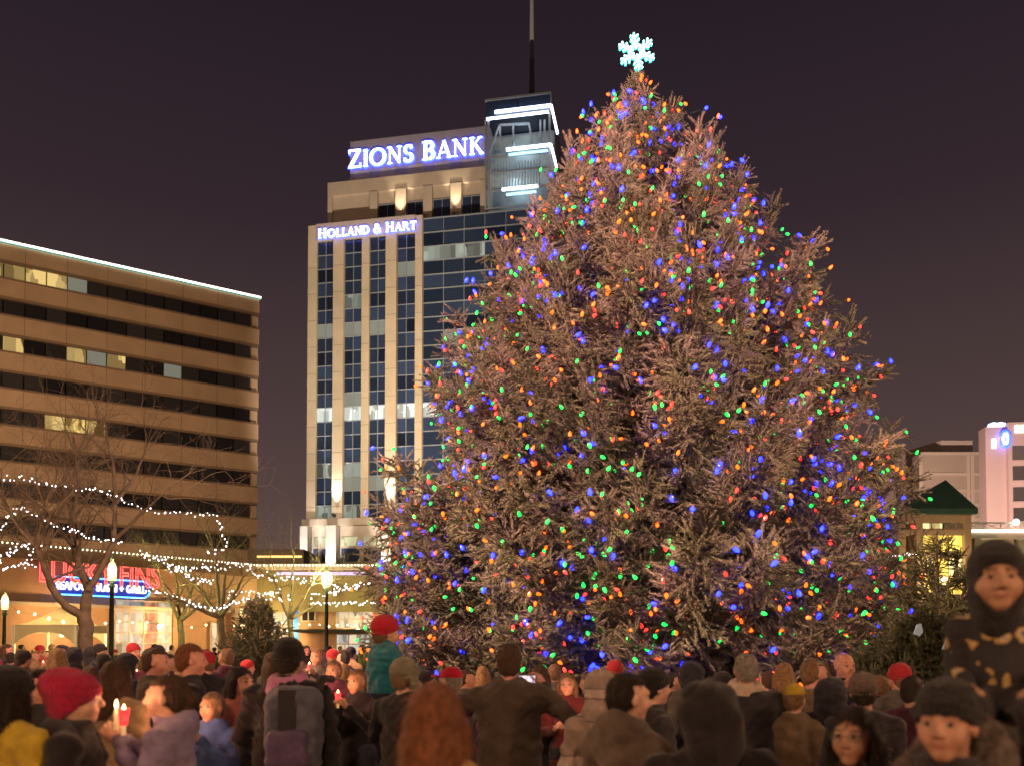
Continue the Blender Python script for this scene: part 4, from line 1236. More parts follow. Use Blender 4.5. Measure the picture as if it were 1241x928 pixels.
# ================================================================= PEOPLE (distance field bodies)
def surface_nets(D, xs, ys, zs):
    s = D < 0
    c = np.zeros(tuple(np.array(D.shape)-1), dtype=np.int8)
    for i in (0,1):
        for j in (0,1):
            for k in (0,1):
                c += s[i:i+c.shape[0], j:j+c.shape[1], k:k+c.shape[2]]
    mask = (c > 0) & (c < 8)
    I, J, K = np.nonzero(mask); n = len(I)
    if n == 0: return np.zeros((0,3)), np.zeros((0,4), int)
    idx = np.full(mask.shape, -1, dtype=np.int32); idx[I, J, K] = np.arange(n)
    corners = [(a,b,d) for a in (0,1) for b in (0,1) for d in (0,1)]
    V = np.stack([D[I+a, J+b, K+d] for a,b,d in corners])
    acc = np.zeros((n,3)); cnt = np.zeros(n)
    for p in range(8):
        for q in range(p+1, 8):
            dlt = np.abs(np.array(corners[p])-np.array(corners[q]))
            if dlt.sum() != 1: continue
            cr = (V[p] < 0) != (V[q] < 0)
            t = np.where(cr, V[p]/(V[p]-V[q]+1e-12), 0)
            pos = np.array(corners[p])[None] + (np.array(corners[q])-np.array(corners[p]))[None]*t[:, None]
            acc += pos*cr[:, None]; cnt += cr
    l = acc/np.maximum(cnt, 1)[:, None]
    P = np.stack([xs[I]+(xs[I+1]-xs[I])*l[:,0], ys[J]+(ys[J+1]-ys[J])*l[:,1], zs[K]+(zs[K+1]-zs[K])*l[:,2]], 1)
    Q = []
    def quads(e, cells):
        i, j, k = np.nonzero(e)
        ids = [idx[i+a, j+b, k+d] for a,b,d in cells]
        return np.stack(ids, 1)
    nx, ny, nz = D.shape
    A = s[:-1, 1:-1, 1:-1]; B = s[1:, 1:-1, 1:-1]
    for e, fl in ((A & ~B, 0), (~A & B, 1)):
        q = quads(e, [(0,0,0),(0,1,0),(0,1,1),(0,0,1)]); Q.append(q if not fl else q[:, ::-1])
    A = s[1:-1, :-1, 1:-1]; B = s[1:-1, 1:, 1:-1]
    for e, fl in ((A & ~B, 1), (~A & B, 0)):
        q = quads(e, [(0,0,0),(1,0,0),(1,0,1),(0,0,1)]); Q.append(q if not fl else q[:, ::-1])
    A = s[1:-1, 1:-1, :-1]; B = s[1:-1, 1:-1, 1:]
    for e, fl in ((A & ~B, 0), (~A & B, 1)):
        q = quads(e, [(0,0,0),(1,0,0),(1,1,0),(0,1,0)]); Q.append(q if not fl else q[:, ::-1])
    return P, np.concatenate(Q)

def zgrid(lo, hi, fine, coarse, zones):
    z = lo; out = [lo]
    while z < hi:
        f_ = coarse
        for a, b in zones:
            if a-coarse <= z <= b: f_ = fine
        z += f_; out.append(z)
    return np.array(out)

class Field:
    def __init__(self, lo, hi, h, zones=None, coarse=None):
        lo = np.array(lo)-3*h; hi = np.array(hi)+3*h
        self.xs = np.arange(lo[0], hi[0]+h, h); self.ys = np.arange(lo[1], hi[1]+h, h)
        self.zs = zgrid(lo[2], hi[2], h, coarse or h, zones) if zones else np.arange(lo[2], hi[2]+h, h)
        self.D = np.full((len(self.xs), len(self.ys), len(self.zs)), .5, dtype=np.float32)
    def sub(self, lo, hi):
        sl = []
        for ax, a, b in zip((self.xs, self.ys, self.zs), lo, hi):
            i0 = max(0, np.searchsorted(ax, a)-1); i1 = min(len(ax), np.searchsorted(ax, b)+1)
            sl.append(slice(i0, max(i0+1, i1)))
        return tuple(sl)
    def pts(self, sl):
        return self.xs[sl[0]][:, None, None], self.ys[sl[1]][None, :, None], self.zs[sl[2]][None, None, :]
    def put(self, sl, d, k, op):
        cur = self.D[sl]
        if op == 'add':
            if k > 0:
                h = np.maximum(k-np.abs(cur-d), 0)/k; self.D[sl] = np.minimum(cur, d)-h*h*k*.25
            else: self.D[sl] = np.minimum(cur, d)
        else:
            d = -d; h = np.maximum(k-np.abs(cur-d), 0)/max(k, 1e-6); self.D[sl] = np.maximum(cur, d)+h*h*k*.25
    def ell(self, c, r, k=.02, op='add', rot=None):
        c = np.array(c, float); r = np.array(r, float); m = r.max() + .06 + k
        sl = self.sub(c-m, c+m); x, y, z = self.pts(sl)
        x, y, z = x-c[0], y-c[1], z-c[2]
        if rot is not None:
            R = np.array(rot); x, y, z = (R[0,0]*x+R[1,0]*y+R[2,0]*z, R[0,1]*x+R[1,1]*y+R[2,1]*z, R[0,2]*x+R[1,2]*y+R[2,2]*z)
        k0 = np.sqrt((x/r[0])**2+(y/r[1])**2+(z/r[2])**2)+1e-6
        k1 = np.sqrt((x/r[0]**2)**2+(y/r[1]**2)**2+(z/r[2]**2)**2)+1e-6
        self.put(sl, k0*(k0-1)/k1, k, op)
    def cap(self, a, b, r0, r1=None, k=.02, op='add', sy=1.0):
        """tapered capsule; sy>1 flattens it front to back"""
        a, b = np.array(a, float), np.array(b, float); r1 = r0 if r1 is None else r1
        m = max(r0, r1)+.06+k
        sl = self.sub(np.minimum(a,b)-m, np.maximum(a,b)+m); x, y, z = self.pts(sl)
        ba = b-a; ba2 = ba.copy(); 
        px, py, pz = x-a[0], (y-a[1]), z-a[2]
        t = np.clip((px*ba[0]+py*ba[1]+pz*ba[2])/((ba**2).sum()+1e-9), 0, 1)
        d = np.sqrt((px-t*ba[0])**2+((py-t*ba[1])*sy)**2+(pz-t*ba[2])**2)-(r0+(r1-r0)*t)
        if sy != 1.0: d = d/ (1+.3*(sy-1))
        self.put(sl, d, k, op)
    def torus(self, c, R, r, k=.02, op='add', sy=1.0, tilt=0.0):
        c = np.array(c, float); m = R+r+.06
        sl = self.sub(c-m, c+m); x, y, z = self.pts(sl)
        x, y, z = x-c[0], (y-c[1])*sy, z-c[2]-tilt*(y-c[1])
        d = np.sqrt((np.sqrt(x*x+y*y)-R)**2+z*z)-r
        self.put(sl, d, k, op)
    def box(self, c, b, rr, k=.01, op='add'):
        c = np.array(c, float); m = max(b)+.08
        sl = self.sub(c-m, c+m); x, y, z = self.pts(sl)
        qx, qy, qz = np.abs(x-c[0])-b[0]+rr, np.abs(y-c[1])-b[1]+rr, np.abs(z-c[2])-b[2]+rr
        d = np.sqrt(np.maximum(qx,0)**2+np.maximum(qy,0)**2+np.maximum(qz,0)**2)+np.minimum(np.maximum(qx,np.maximum(qy,qz)),0)-rr
        self.put(sl, d, k, op)
    def cut(self, fn):
        sl = (slice(None),)*3; x, y, z = self.pts(sl); self.D = np.maximum(self.D, fn(x, y, z)).astype(np.float32)
    def warp(self, fn):
        sl = (slice(None),)*3; x, y, z = self.pts(sl); self.D = (self.D + fn(x, y, z)).astype(np.float32)
    def mesh(self, name, scale=1.0):
        P, Q = surface_nets(self.D, self.xs, self.ys, self.zs)
        return P*scale, Q

def wrinkles(seed, amp):
    r = np.random.default_rng(seed); W = [(r.normal(0, 1, 3)*np.array([13,13,21]), r.random()*6, 1.0) for _ in range(5)] + [(r.normal(0,1,3)*np.array([30,30,48]), r.random()*6, .5) for _ in range(4)]
    CR = [(r.normal(0, 1, 3)*np.array([9,6,13]), r.random()*6) for _ in range(3)]
    def fn(x, y, z):
        s = 0
        for kv, ph, a in W: s = s + a*np.sin(kv[0]*x+kv[1]*y+kv[2]*z+ph + 1.5*np.sin(kv[2]*.4*x+kv[0]*.5*z))
        c_ = 0
        for kv, ph in CR: c_ = c_ + (1-np.abs(np.sin(kv[0]*x+kv[1]*y+kv[2]*z+ph+.8*np.sin(9*x+7*z))))**4
        return amp*s*.42 + amp*.75*c_
    return fn

SKINS = {k: mat('skin_'+k, c, .5, vary=.2, scale=28, bump=.12, bscale=220, spec=.35) for k, c in
         {'fair': (.56,.33,.24), 'rosy': (.60,.30,.23), 'tan': (.42,.23,.15), 'olive': (.38,.215,.135)}.items()}
LIPS = {k: mat('lips_'+k, c, .5) for k, c in {'fair': (.40,.19,.15), 'rosy': (.43,.18,.15), 'tan': (.30,.14,.10), 'olive': (.27,.125,.088)}.items()}
EYEW = mat('eye_white', (.30,.24,.20), .3); IRIS = mat('iris', (.03,.02,.015), .2)
HAIR = {k: mat('hair_'+k, c, .5, vary=.5, scale=45, bump=.8, bscale=150, spec=.4) for k, c in
        {'dark': (.022,.014,.010), 'brown': (.075,.040,.022), 'blond': (.30,.17,.075), 'sandy': (.22,.13,.07), 'grey': (.28,.25,.22), 'auburn': (.20,.075,.03)}.items()}

def hand(f, w, d, nrm, side, curl=.6, s=1.0):
    """palm, four fingers and thumb; w wrist, d hand direction, nrm palm side"""
    d = norm(np.array(d, float)); nrm = norm(np.array(nrm, float)-d*np.dot(nrm, d)); lat = np.cross(d, nrm)*side
    w = np.array(w, float)
    f.cap(w-.02*d, w+.035*d*s, .026*s, .028*s, .015)
    for t in (-1,-.33,.33,1): f.cap(w+.02*d*s+lat*t*.014*s, w+.082*d*s+lat*t*.027*s, .013*s, .0115*s, .012)
    for t, ln in ((-1,.062),(-.33,.072),(.33,.078),(1,.070)):
        p = w+.084*d*s+lat*t*.0285*s; ln *= s
        a1 = curl*.9; d1 = d*math.cos(a1)+nrm*math.sin(a1); a2 = curl*2.0; d2 = d*math.cos(a2)+nrm*math.sin(a2)
        q = p+d1*ln*.52
        f.cap(p, q, .0095*s, .0088*s, .004); f.cap(q, q+d2*ln*.5, .0088*s, .0072*s, .004)
    p = w+.028*d*s+lat*.026*s
    q = p+norm(lat*.75+d*.55+nrm*.45)*.042*s; f.cap(p, q, .0125*s, .0105*s, .008)
    f.cap(q, q+norm(lat*.1+d*.75+nrm*.55)*.034*s, .0105*s, .008*s, .004)

def person(spec):
    """builds one figure facing +y locally; returns the Empty"""
    H = spec['H']; q = spec.get('q', .008); sc = H/1.75; child = spec.get('child', False)
    hs = (.207/.233/sc if child else 1.0)*spec.get('hs', 1.0)              # child's head is larger against its body
    pose = spec.get('pose', 'down'); sit = spec.get('sit', False)
    seed = spec.get('seed', 1); r_ = np.random.default_rng(seed)
    o = empty('person', spec['loc'], -math.radians(spec['head']), spec['label'], 'person', spec.get('group'))
    if sc != 1: o.scale = (sc, sc, sc)
    crown = 1.75
    hc = np.array([0, .015, crown-.113*hs])
    turn = math.radians(spec.get('turn', 0))                      # head turn to the right is positive
    bw = spec.get('build', 1.0)
    shz = crown-.272*hs if child else 1.43
    sh = {s: np.array([s*.185*bw, -.01, shz]) for s in (-1, 1)}
    hipz = .92
    # arm targets
    A = {}
    for s in (-1, 1):
        pz = spec.get('armR' if s == 1 else 'armL', pose)
        if pz == 'down': el, wr, hd, nn = (s*.25*bw, -.02, 1.13), (s*.245*bw, .06, .89), (0,.2,-1), (-s,0,0)
        elif pz == 'pocket': el, wr, hd, nn = (s*.29*bw, -.07, 1.14), (s*.19*bw, .10, .98), (-s*.6,.4,-.5), (-s,0,0)
        elif pz == 'hold': el, wr, hd, nn = (s*.235*bw, .05, 1.13), (s*.085, .29, 1.20), (-s*.35,.75,.4), (-s*.9,.2,0)
        elif pz == 'chest': el, wr, hd, nn = (s*.25*bw, .04, 1.14), (s*.10, .27, 1.28), (-s*.4,.3,.75), (-s*.6,-.5,0)
        elif pz == 'raise': el, wr, hd, nn = (s*.27*bw, .17, 1.30), (s*.12, .38, 1.50), (-s*.3,.4,.8), (-s*.9,.2,0)
        elif pz == 'cup': el, wr, hd, nn = (s*.235*bw, .05, 1.17), (s*.055, .23, 1.40), (-s*.12,.6,.55), (-s,.1,0)
        elif pz == 'phone': el, wr, hd, nn = (s*.33*bw, .12, 1.26), (s*.16+.06, .36, 1.45), (-s*.35,.3,.85), (-s*.8,.4,0)
        elif pz == 'carry': el, wr, hd, nn = (s*.28*bw, .03, 1.20), (s*.20, .24, 1.36), (0,.5,.8), (-s*.6,-.4,.3)
        elif pz == 'up': el, wr, hd, nn = (s*.30*bw, .10, 1.55), (s*.17, .10, 1.76), (-s*.2,0,1), (0,-1,0)
        elif pz == 'lap': el, wr, hd, nn = (s*.22*bw, .03, 1.16), (s*.14, .22, 1.10), (-s*.3,.8,-.2), (0,0,-1)
        el, wr = np.array(el), np.array(wr)
        if child: el[2] += shz-1.43; wr[2] += shz-1.43
        A[s] = (el, wr, hd, nn)
    legs = {}
    for s in (-1, 1):
        if sit: legs[s] = [(s*.085,0,hipz), (s*.13,.36,hipz-.02), (s*.13,.36,hipz-.42)]
        else: legs[s] = [(s*.095,0,hipz), (s*.105,.02,.50), (s*.105,-.02,.09)]
    # ---------------- skin body
    xs = [abs(A[s][k][0]) for s in (-1,1) for k in (0,1)]
    ym = max([A[s][k][1] for s in (-1,1) for k in (0,1)]+[.14])+.10
    X = max(max(xs)+.12, .30)
    zones = [(crown-.30*hs, crown+.02)] + [(A[s][1][2]-.12, A[s][1][2]+.14) for s in (-1,1)]
    f = Field((-X, -.20, legs[1][2][2]-.02 if sit else -.02), (X, max(ym, .5 if sit else .2), crown+.02), q, zones, q*2.4)
    ct, stn = math.cos(turn), math.sin(turn)
    def hp(x, y, z): x, y, z = x*hs, y*hs, z*hs; return hc + np.array([x*ct+y*stn, -x*stn+y*ct, z])
    Rm = np.array([[ct, stn, 0], [-stn, ct, 0], [0,0,1]])
    def he(c, r, k=.02, op='add'): f.ell(hp(*c), np.array(r)*hs, k*hs, op, Rm)
    fat = 1.18 if child else 1.0
    he((0,-.012,.025), (.076,.096,.088)); he((0,.022,-.035), (.060*fat,.068,.080), .03)
    he((0,.060,-.094), (.024,.022,.022), .03)
    for s in (-1,1): he((s*.034*fat,.055,-.035), (.030,.028,.032), .025)
    f.cap(hp(-.038,.078,.024), hp(.038,.078,.024), .015*hs, k=.02)
    for s in (-1,1):
        he((s*.031,.101,.004), (.019,.018,.012), .012, 'sub')
        he((s*.031,.076,.003), (.0155,.0145,.0125), .003)
        if spec.get('hat') not in ('slouch', 'balaclava', 'hood'): he((s*.078,-.005,-.012), (.011,.020,.032), .008)
    f.cap(hp(0,.088,.012), hp(0,.108,-.027), .0085*hs, .0135*hs, .014)
    for s in (-1,1): he((s*.012,.099,-.034), (.010,.011,.008), .008)
    he((0,.080,-.058), (.024,.013,.0065), .008); he((0,.079,-.069), (.020,.013,.0065), .008)
    f.cap(hp(-.020,.101,-.064), hp(.020,.101,-.064), .0045*hs, k=.004, op='sub')
    f.cap(hp(0,-.018,-.06), (0,-.02,shz-.03), .052*hs, .060, .03)
    # torso, limbs under the clothes
    f.cap((0,0,shz-.12), (0,0,hipz+.08), .135*bw, .125*bw, .04, sy=1.35)
    f.cap(sh[-1]*np.array([.7,1,1])-np.array([0,0,.05]), sh[1]*np.array([.7,1,1])-np.array([0,0,.05]), .045, k=.05)
    for s in (-1,1):
        el, wr, hd, nn = A[s]
        f.cap(sh[s]*np.array([.9,1,1])-np.array([0,0,.05]), el, .042, .036, .02); f.cap(el, wr, .036, .026, .02)
        hand(f, wr+norm(np.array(hd, float))*.015, hd, nn, s, spec.get('curl', .75), 1.0 if not child else .8)
        a_, b_, c_ = legs[s]; f.cap(a_, b_, .075, .055, .04); f.cap(b_, c_, .052, .036, .03)
        if not sit: f.cap((c_[0], c_[1], .045), (c_[0], c_[1]+.16, .035), .04, .035, .02)
        else: f.cap((c_[0], c_[1], c_[2]-.01), (c_[0], c_[1]+.12, c_[2]-.03), .04, .035, .02)
    P, Q = f.mesh('body')
    skin = SKINS[spec.get('skin', 'fair')]; hair = HAIR[spec.get('hair', 'brown')]
    cen = P[Q].mean(1); L = (cen-hc); Lx = L[:,0]*ct-L[:,1]*stn; Ly = L[:,0]*stn+L[:,1]*ct; Lx, Ly, Lz = Lx/hs, Ly/hs, L[:,2]/hs
    mi = np.zeros(len(Q), int)
    mi[(np.abs(Lx) < .022) & (Lz > -.074) & (Lz < -.055) & (Ly > .074)] = 1
    mi[(np.abs(Lx) > .012) & (np.abs(Lx) < .050) & (Lz > .0235) & (Lz < .0315) & (Ly > .05)] = 2
    eye = (np.abs(np.abs(Lx)-.031) < .014) & (np.abs(Lz-.002) < .0062) & (Ly > .05)
    mi[eye] = 3; mi[eye & (np.abs(np.abs(Lx)-.031) < .0075)] = 4
    me = mesh_np('body', P, Q, True, mi)
    for m in (skin, LIPS[spec.get('skin', 'fair')], hair, EYEW, IRIS): me.materials.append(m)
    link('body', me, o)
    # ---------------- jacket
    jm = spec['jacket']; jq = q*1.25
    zb = spec.get('hem', .80) if not sit else hipz-.08
    f = Field((-X-.06, -.26, zb), (X+.06, ym+.05, crown-.16*hs), jq, [(crown-.42*hs, crown), (1.1, 1.5)], jq*1.6)
    puff = spec.get('puff', 0.0)
    f.cap((0,-.005,shz-.10), (0,0,zb-.1), (.165+puff)*bw, (.185+puff)*bw, .05, sy=1.30)
    f.cap(sh[-1]*np.array([.88,1,1])+np.array([0,-.005,-.035]), sh[1]*np.array([.88,1,1])+np.array([0,-.005,-.035]), .078+puff*.5, k=.07)
    f.cap((-.06,-.015,shz+.025), (.06,-.015,shz+.025), .062, k=.07)
    for s in (-1,1):
        el, wr, hd, nn = A[s]; sl = spec.get('sleeve', 1.0)
        f.cap(sh[s]+np.array([s*.008,0,-.03]), el, .070*sl+puff*.5, .058*sl+puff*.4, .04)
        f.cap(el, wr, .057*sl+puff*.4, .043*sl+puff*.2, .025)
    col_ = spec.get('collar', 'stand')
    if col_ == 'stand': f.torus((0,-.012,shz+.075), .066, .022, .03, tilt=.25)
    elif col_ == 'hood': f.ell((0,-.085,shz+.055), (.125,.075,.085), .04); f.torus((0,-.015,shz+.06), .075, .026, .03, tilt=.3)
    elif col_ == 'crew': f.torus((0,-.012,shz+.055), .064, .012, .02, tilt=.2)
    if puff > .015: f.warp(lambda x, y, z: .010*np.abs(np.sin(z*42+.6*np.sin(6*x)))-.004)
    f.warp(wrinkles(seed, .0095))
    f.cut(lambda x, y, z: zb-z)
    P, Q = f.mesh('jacket'); me = mesh_np('jacket', P, Q, True); me.materials.append(jm)
    jo = link('jacket', me, o)
    # ---------------- trousers
    tm = spec.get('trousers', cloth('dark_jeans', (.03,.035,.055)))
    lowz = legs[1][2][2]
    f = Field((-.26, -.20, lowz), (.26, .5 if sit else .2, hipz+.16), q*2.0)
    f.cap((-.05,0,hipz+.05), (.05,0,hipz+.05), .145, k=.05, sy=1.15)
    for s in (-1,1):
        a_, b_, c_ = legs[s]; f.cap(a_, b_, .098, .080, .05); f.cap(b_, c_, .078, .066, .03)
    f.warp(wrinkles(seed+5, .007)); f.cut(lambda x, y, z: lowz+.03-z)
    P, Q = f.mesh('trousers'); me = mesh_np('trousers', P, Q, True); me.materials.append(tm); link('trousers', me, o)
    # ---------------- hair
    hq = q*.8
    style = spec.get('style', 'short'); hat = spec.get('hat')
    def local(x, y, z):
        x, y, z = x-hc[0], y-hc[1], z-hc[2]
        return (x*ct-y*stn)/hs, (x*stn+y*ct)/hs, z/hs
    if style != 'bald':
        long_ = style in ('long', 'bob')
        f = Field(hc-np.array([.17,.20,.46 if style=='long' else .30 if style=='bob' else .15])*hs, hc+np.array([.17,.16,.16])*hs, hq)
        f.ell(hp(0,-.016,.028), np.array([.084,.103,.095])*hs, 0, 'add', Rm)
        if style == 'short': f.ell(hp(0,-.045,-.02), np.array([.074,.068,.085])*hs, .02, 'add', Rm)
        if style == 'tied': f.ell(hp(0,-.04,-.01), np.array([.078,.07,.085])*hs, .02, 'add', Rm); f.ell(hp(0,-.125,-.01), np.array([.032,.035,.045])*hs, .02, 'add', Rm); f.cap(hp(0,-.12,-.02), hp(0,-.13,-.16), .026*hs, .012*hs, .02)
        if long_:
            ln = .40 if style == 'long' else .22
            f.ell(hp(0,-.055,-.10), np.array([.098,.070,.14])*hs, .03, 'add', Rm)
            f.cap(hp(0,-.085,-.10), hp(0,-.115,-ln), .085*hs, .07*hs, .04, sy=1.5)
            for s in (-1,1): f.cap(hp(s*.078,.0,-.02), hp(s*.095,-.005,-ln*.82), .032*hs, .026*hs, .03)
        def face_cut(x, y, z):
            x, y, z = local(x, y, z)
            if style in ('short','tied'):
                hl = .062; 
                front = np.minimum(y+.004+.25*(z-.0), hl-z)          # face opening
                d = np.maximum(front, -1.0)
                low = (-.045 - .9*np.maximum(-y-.02, 0)) - z         # nape line
                side = np.minimum(np.minimum(y+.012, .03-z), .12)
                return np.maximum(np.maximum(d, low), side)*hs
            front = np.minimum(np.minimum(y-.012, .070-z-.6*np.abs(x)), .075-np.abs(x))
            return front*hs
        f.cut(face_cut)
        ph = r_.random()*6; nf = 26 if style != 'short' else 34
        def strands(x, y, z):
            x, y, z = local(x, y, z); th = np.arctan2(x, -y+.001)
            return .0026*np.sin(nf*th+3*np.sin(9*z+ph)+ph)+.0022*np.sin(61*th+17*z)+ .0018*np.sin(90*x+50*z+ph)*np.sin(70*y)
        f.warp(strands)
        if hat in ('beanie','slouch','earflap'): f.cut(lambda x, y, z: (local(x,y,z)[2]-.075)*hs)
        P, Q = f.mesh('hair')
        if len(Q):
            me = mesh_np('hair', P, Q, True); me.materials.append(hair); ho_ = link('hair', me, o)
            if q < .012:
                # loose strands lying over the hair mass
                ns = 1500 if long_ else 900
                pick = r_.integers(0, len(Q), ns); a_ = P[Q[pick]].mean(1)
                nr = norm(np.cross(P[Q[pick, 1]]-P[Q[pick, 0]], P[Q[pick, 2]]-P[Q[pick, 0]]))
                dn = np.array([0,0,-1.0]) + r_.normal(0, .35, (ns, 3)) if long_ else np.array([0,-.25,-.8]) + r_.normal(0, .6, (ns, 3))
                dn = norm(dn - nr*(dn*nr).sum(1, keepdims=True)); ln_ = (.09 if long_ else .028)*r_.uniform(.5, 1.2, (ns, 1))
                sd = norm(np.cross(dn, nr))*.0013
                b0 = a_ + nr*.001; b1 = a_ + dn*ln_*.5 + nr*.0055; b2 = a_ + dn*ln_ + nr*r_.uniform(-.001, .007, (ns, 1))
                V_ = np.stack([b0-sd, b0+sd, b1+sd, b1-sd, b1-sd, b1+sd, b2+sd*.3, b2-sd*.3], 1).reshape(-1, 3)
                me = mesh_np('strands', V_, np.arange(len(V_)).reshape(-1, 4), False); me.materials.append(hair); link('strands', me, ho_, kind='stuff')
    # ---------------- headwear
    if hat:
        hm = spec['hatmat']
        f = Field(hc-np.array([.18,.24,.34])*hs, hc+np.array([.18,.19,.22])*hs, hq)
        extra = []; SLO, SLP = (-.045, .72) if hat == 'slouch' else (-.004, .40)
        if hat in ('beanie', 'slouch', 'earflap'):
            f.ell(hp(0,-.016,.044), np.array([.094,.113,.100])*hs, 0, 'add', Rm)
            if hat == 'slouch': f.ell(hp(0,-.085,.075), np.array([.088,.10,.085])*hs, .05, 'add', Rm); f.ell(hp(0,-.06,-.03), np.array([.09,.085,.10])*hs, .05, 'add', Rm)
            f.cut(lambda x, y, z: ((SLO+SLP*local(x,y,z)[1]) - local(x,y,z)[2])*hs)
            if hat == 'earflap':
                for s in (-1,1): f.ell(hp(s*.084,-.005,-.02), np.array([.014,.045,.07])*hs, .02, 'add', Rm)
            def ribs(x, y, z):
                x, y, z = local(x, y, z); return .0024*np.sin(44*np.arctan2(x, -y))+.0016*np.sin(150*z)
            f.warp(ribs)
            # folded cuff
            g2 = Field(hc-np.array([.15,.18,.12])*hs, hc+np.array([.15,.17,.14])*hs, hq)
            g2.ell(hp(0,-.016,.040), np.array([.101,.120,.105])*hs, 0, 'add', Rm)
            g2.cut(lambda x, y, z: np.maximum((SLO-.006+SLP*local(x,y,z)[1]-local(x,y,z)[2]), local(x,y,z)[2]-(SLO+.04+SLP*local(x,y,z)[1]))*hs)
            g2.warp(ribs); extra.append(('hat_cuff', g2, hm))
        elif hat == 'cap':
            f.ell(hp(0,-.014,.040), np.array([.090,.110,.094])*hs, 0, 'add', Rm)
            f.cut(lambda x, y, z: (.034 - local(x,y,z)[2])*hs)
            g2 = Field(hc-np.array([.15,.18,.12])*hs, hc+np.array([.15,.24,.14])*hs, hq)
            g2.ell(hp(0,.115,.045), np.array([.075,.075,.012])*hs, 0, 'add', Rm); extra.append(('cap_peak', g2, hm))
        elif hat == 'hood':
            f.ell(hp(0,-.030,.020), np.array([.118,.135,.125])*hs, 0, 'add', Rm)
            f.cap(hp(0,-.055,-.06), hp(0,-.055,-.15), .115*hs, .125*hs, .05)
            f.ell(hp(0,.105,-.02), np.array([.082,.125,.118])*hs, .02, 'sub', Rm)
            f.warp(wrinkles(seed+9, .011)); f.warp(lambda x, y, z: -.007*np.exp(-((x-hc[0])/.012)**2))
        elif hat == 'balaclava':
            f.ell(hp(0,-.014,.040), np.array([.095,.114,.104])*hs, 0, 'add', Rm)
            f.ell(hp(0,-.010,-.05), np.array([.092,.105,.110])*hs, .03, 'add', Rm)
            f.cap(hp(0,-.01,-.1), hp(0,-.015,-.17), .082*hs, .09*hs, .04)
            f.ell(hp(0,.128,-.042), np.array([.076,.112,.094])*hs, .012, 'sub', Rm)
            f.warp(lambda x, y, z: .0015*np.sin(150*(z-hc[2])/hs))
        P, Q = f.mesh('hat'); me = mesh_np('hat', P, Q, True); me.materials.append(hm)
        ho = link('hood' if hat == 'hood' else 'hat', me, o)
        for nm, g2, m2 in extra:
            P, Q = g2.mesh(nm); me = mesh_np(nm, P, Q, True); me.materials.append(m2); link(nm, me, ho)
    # ---------------- scarf, fur collar, glasses
    if spec.get('scarf'):
        f = Field((-.20,-.20,shz-.10), (.20,.22,shz+.22), q)
        f.torus((0,-.005,shz+.085), .085, .040, 0, tilt=.25); f.torus((0,.0,shz+.045), .105, .036, .02, tilt=.35)
        if spec.get('tail', True): f.cap((.05,.10,shz+.03), (.06,.16,shz-.20 if False else shz-.08), .035, .03, .02)
        f.warp(wrinkles(seed+3, .008))
        P, Q = f.mesh('scarf'); me = mesh_np('scarf', P, Q, True); me.materials.append(spec['scarf']); link('scarf', me, o)
    if spec.get('fur'):
        f = Field((-.28,-.26,shz-.16), (.28,.26,shz+.30), q)
        f.torus((0,-.02,shz+.035), .135, .055, 0, tilt=-.5); f.ell((0,-.14,shz+.10), (.15,.07,.13), .05)
        f.warp(wrinkles(seed+4, .010)); rr2 = np.random.default_rng(3)
        f.warp(lambda x, y, z: .006*np.sin(140*x+60*z)*np.sin(120*y+90*z))
        P, Q = f.mesh('fur'); me = mesh_np('fur_collar', P, Q, True); me.materials.append(spec['fur']); link('fur_collar', me, o)
    if spec.get('glasses'):
        m = MB()
        for s in (-1,1):
            ring = [tuple(hp(s*.033+.022*math.cos(t), .100-.003*abs(math.cos(t)), .002+.016*math.sin(t))) for t in np.linspace(0, 2*math.pi, 15)]
            m.tube(ring, .0022, 5); m.tube([tuple(hp(s*.055,.098,.006)), tuple(hp(s*.074,.06,.008)), tuple(hp(s*.082,0,.004))], .0022, 5)
        m.tube([tuple(hp(-.011,.104,.004)), tuple(hp(.011,.104,.004))], .0022, 5)
        m.build('glasses', mat('glasses_metal', (.6,.55,.4), .25, metal=.9), o, True)
    o['_q'] = 0; del o['_q']
    return o

C = cloth
BLACK = C('black_wool', (.016,.014,.016)); BLACK2 = C('black_nylon', (.020,.018,.022), rough=.6)
def stripes(name, base, lines, freq):
    m = bpy.data.materials.new(name); m.use_nodes = True; n, l = m.node_tree.nodes, m.node_tree.links; b = n['Principled BSDF']
    b.inputs['Roughness'].default_value = .9; tc = n.new('ShaderNodeTexCoord'); sx = n.new('ShaderNodeSeparateXYZ')
    l.new(tc.outputs['Object'], sx.inputs[0])
    mu = n.new('ShaderNodeMath'); mu.operation = 'MULTIPLY'; mu.inputs[1].default_value = freq; l.new(sx.outputs['Z'], mu.inputs[0])
    fr = n.new('ShaderNodeMath'); fr.operation = 'FRACT'; l.new(mu.outputs[0], fr.inputs[0])
    cr = n.new('ShaderNodeValToRGB'); cr.color_ramp.interpolation = 'CONSTANT'
    cr.color_ramp.elements[0].color = (*base, 1); cr.color_ramp.elements[0].position = 0
    cr.color_ramp.elements[1].color = (*lines[0][1], 1); cr.color_ramp.elements[1].position = lines[0][0]
    for p_, c_ in lines[1:]:
        e_ = cr.color_ramp.elements.new(p_); e_.color = (*c_, 1)
    l.new(fr.outputs[0], cr.inputs[0]); l.new(cr.outputs[0], b.inputs['Base Color']); return m
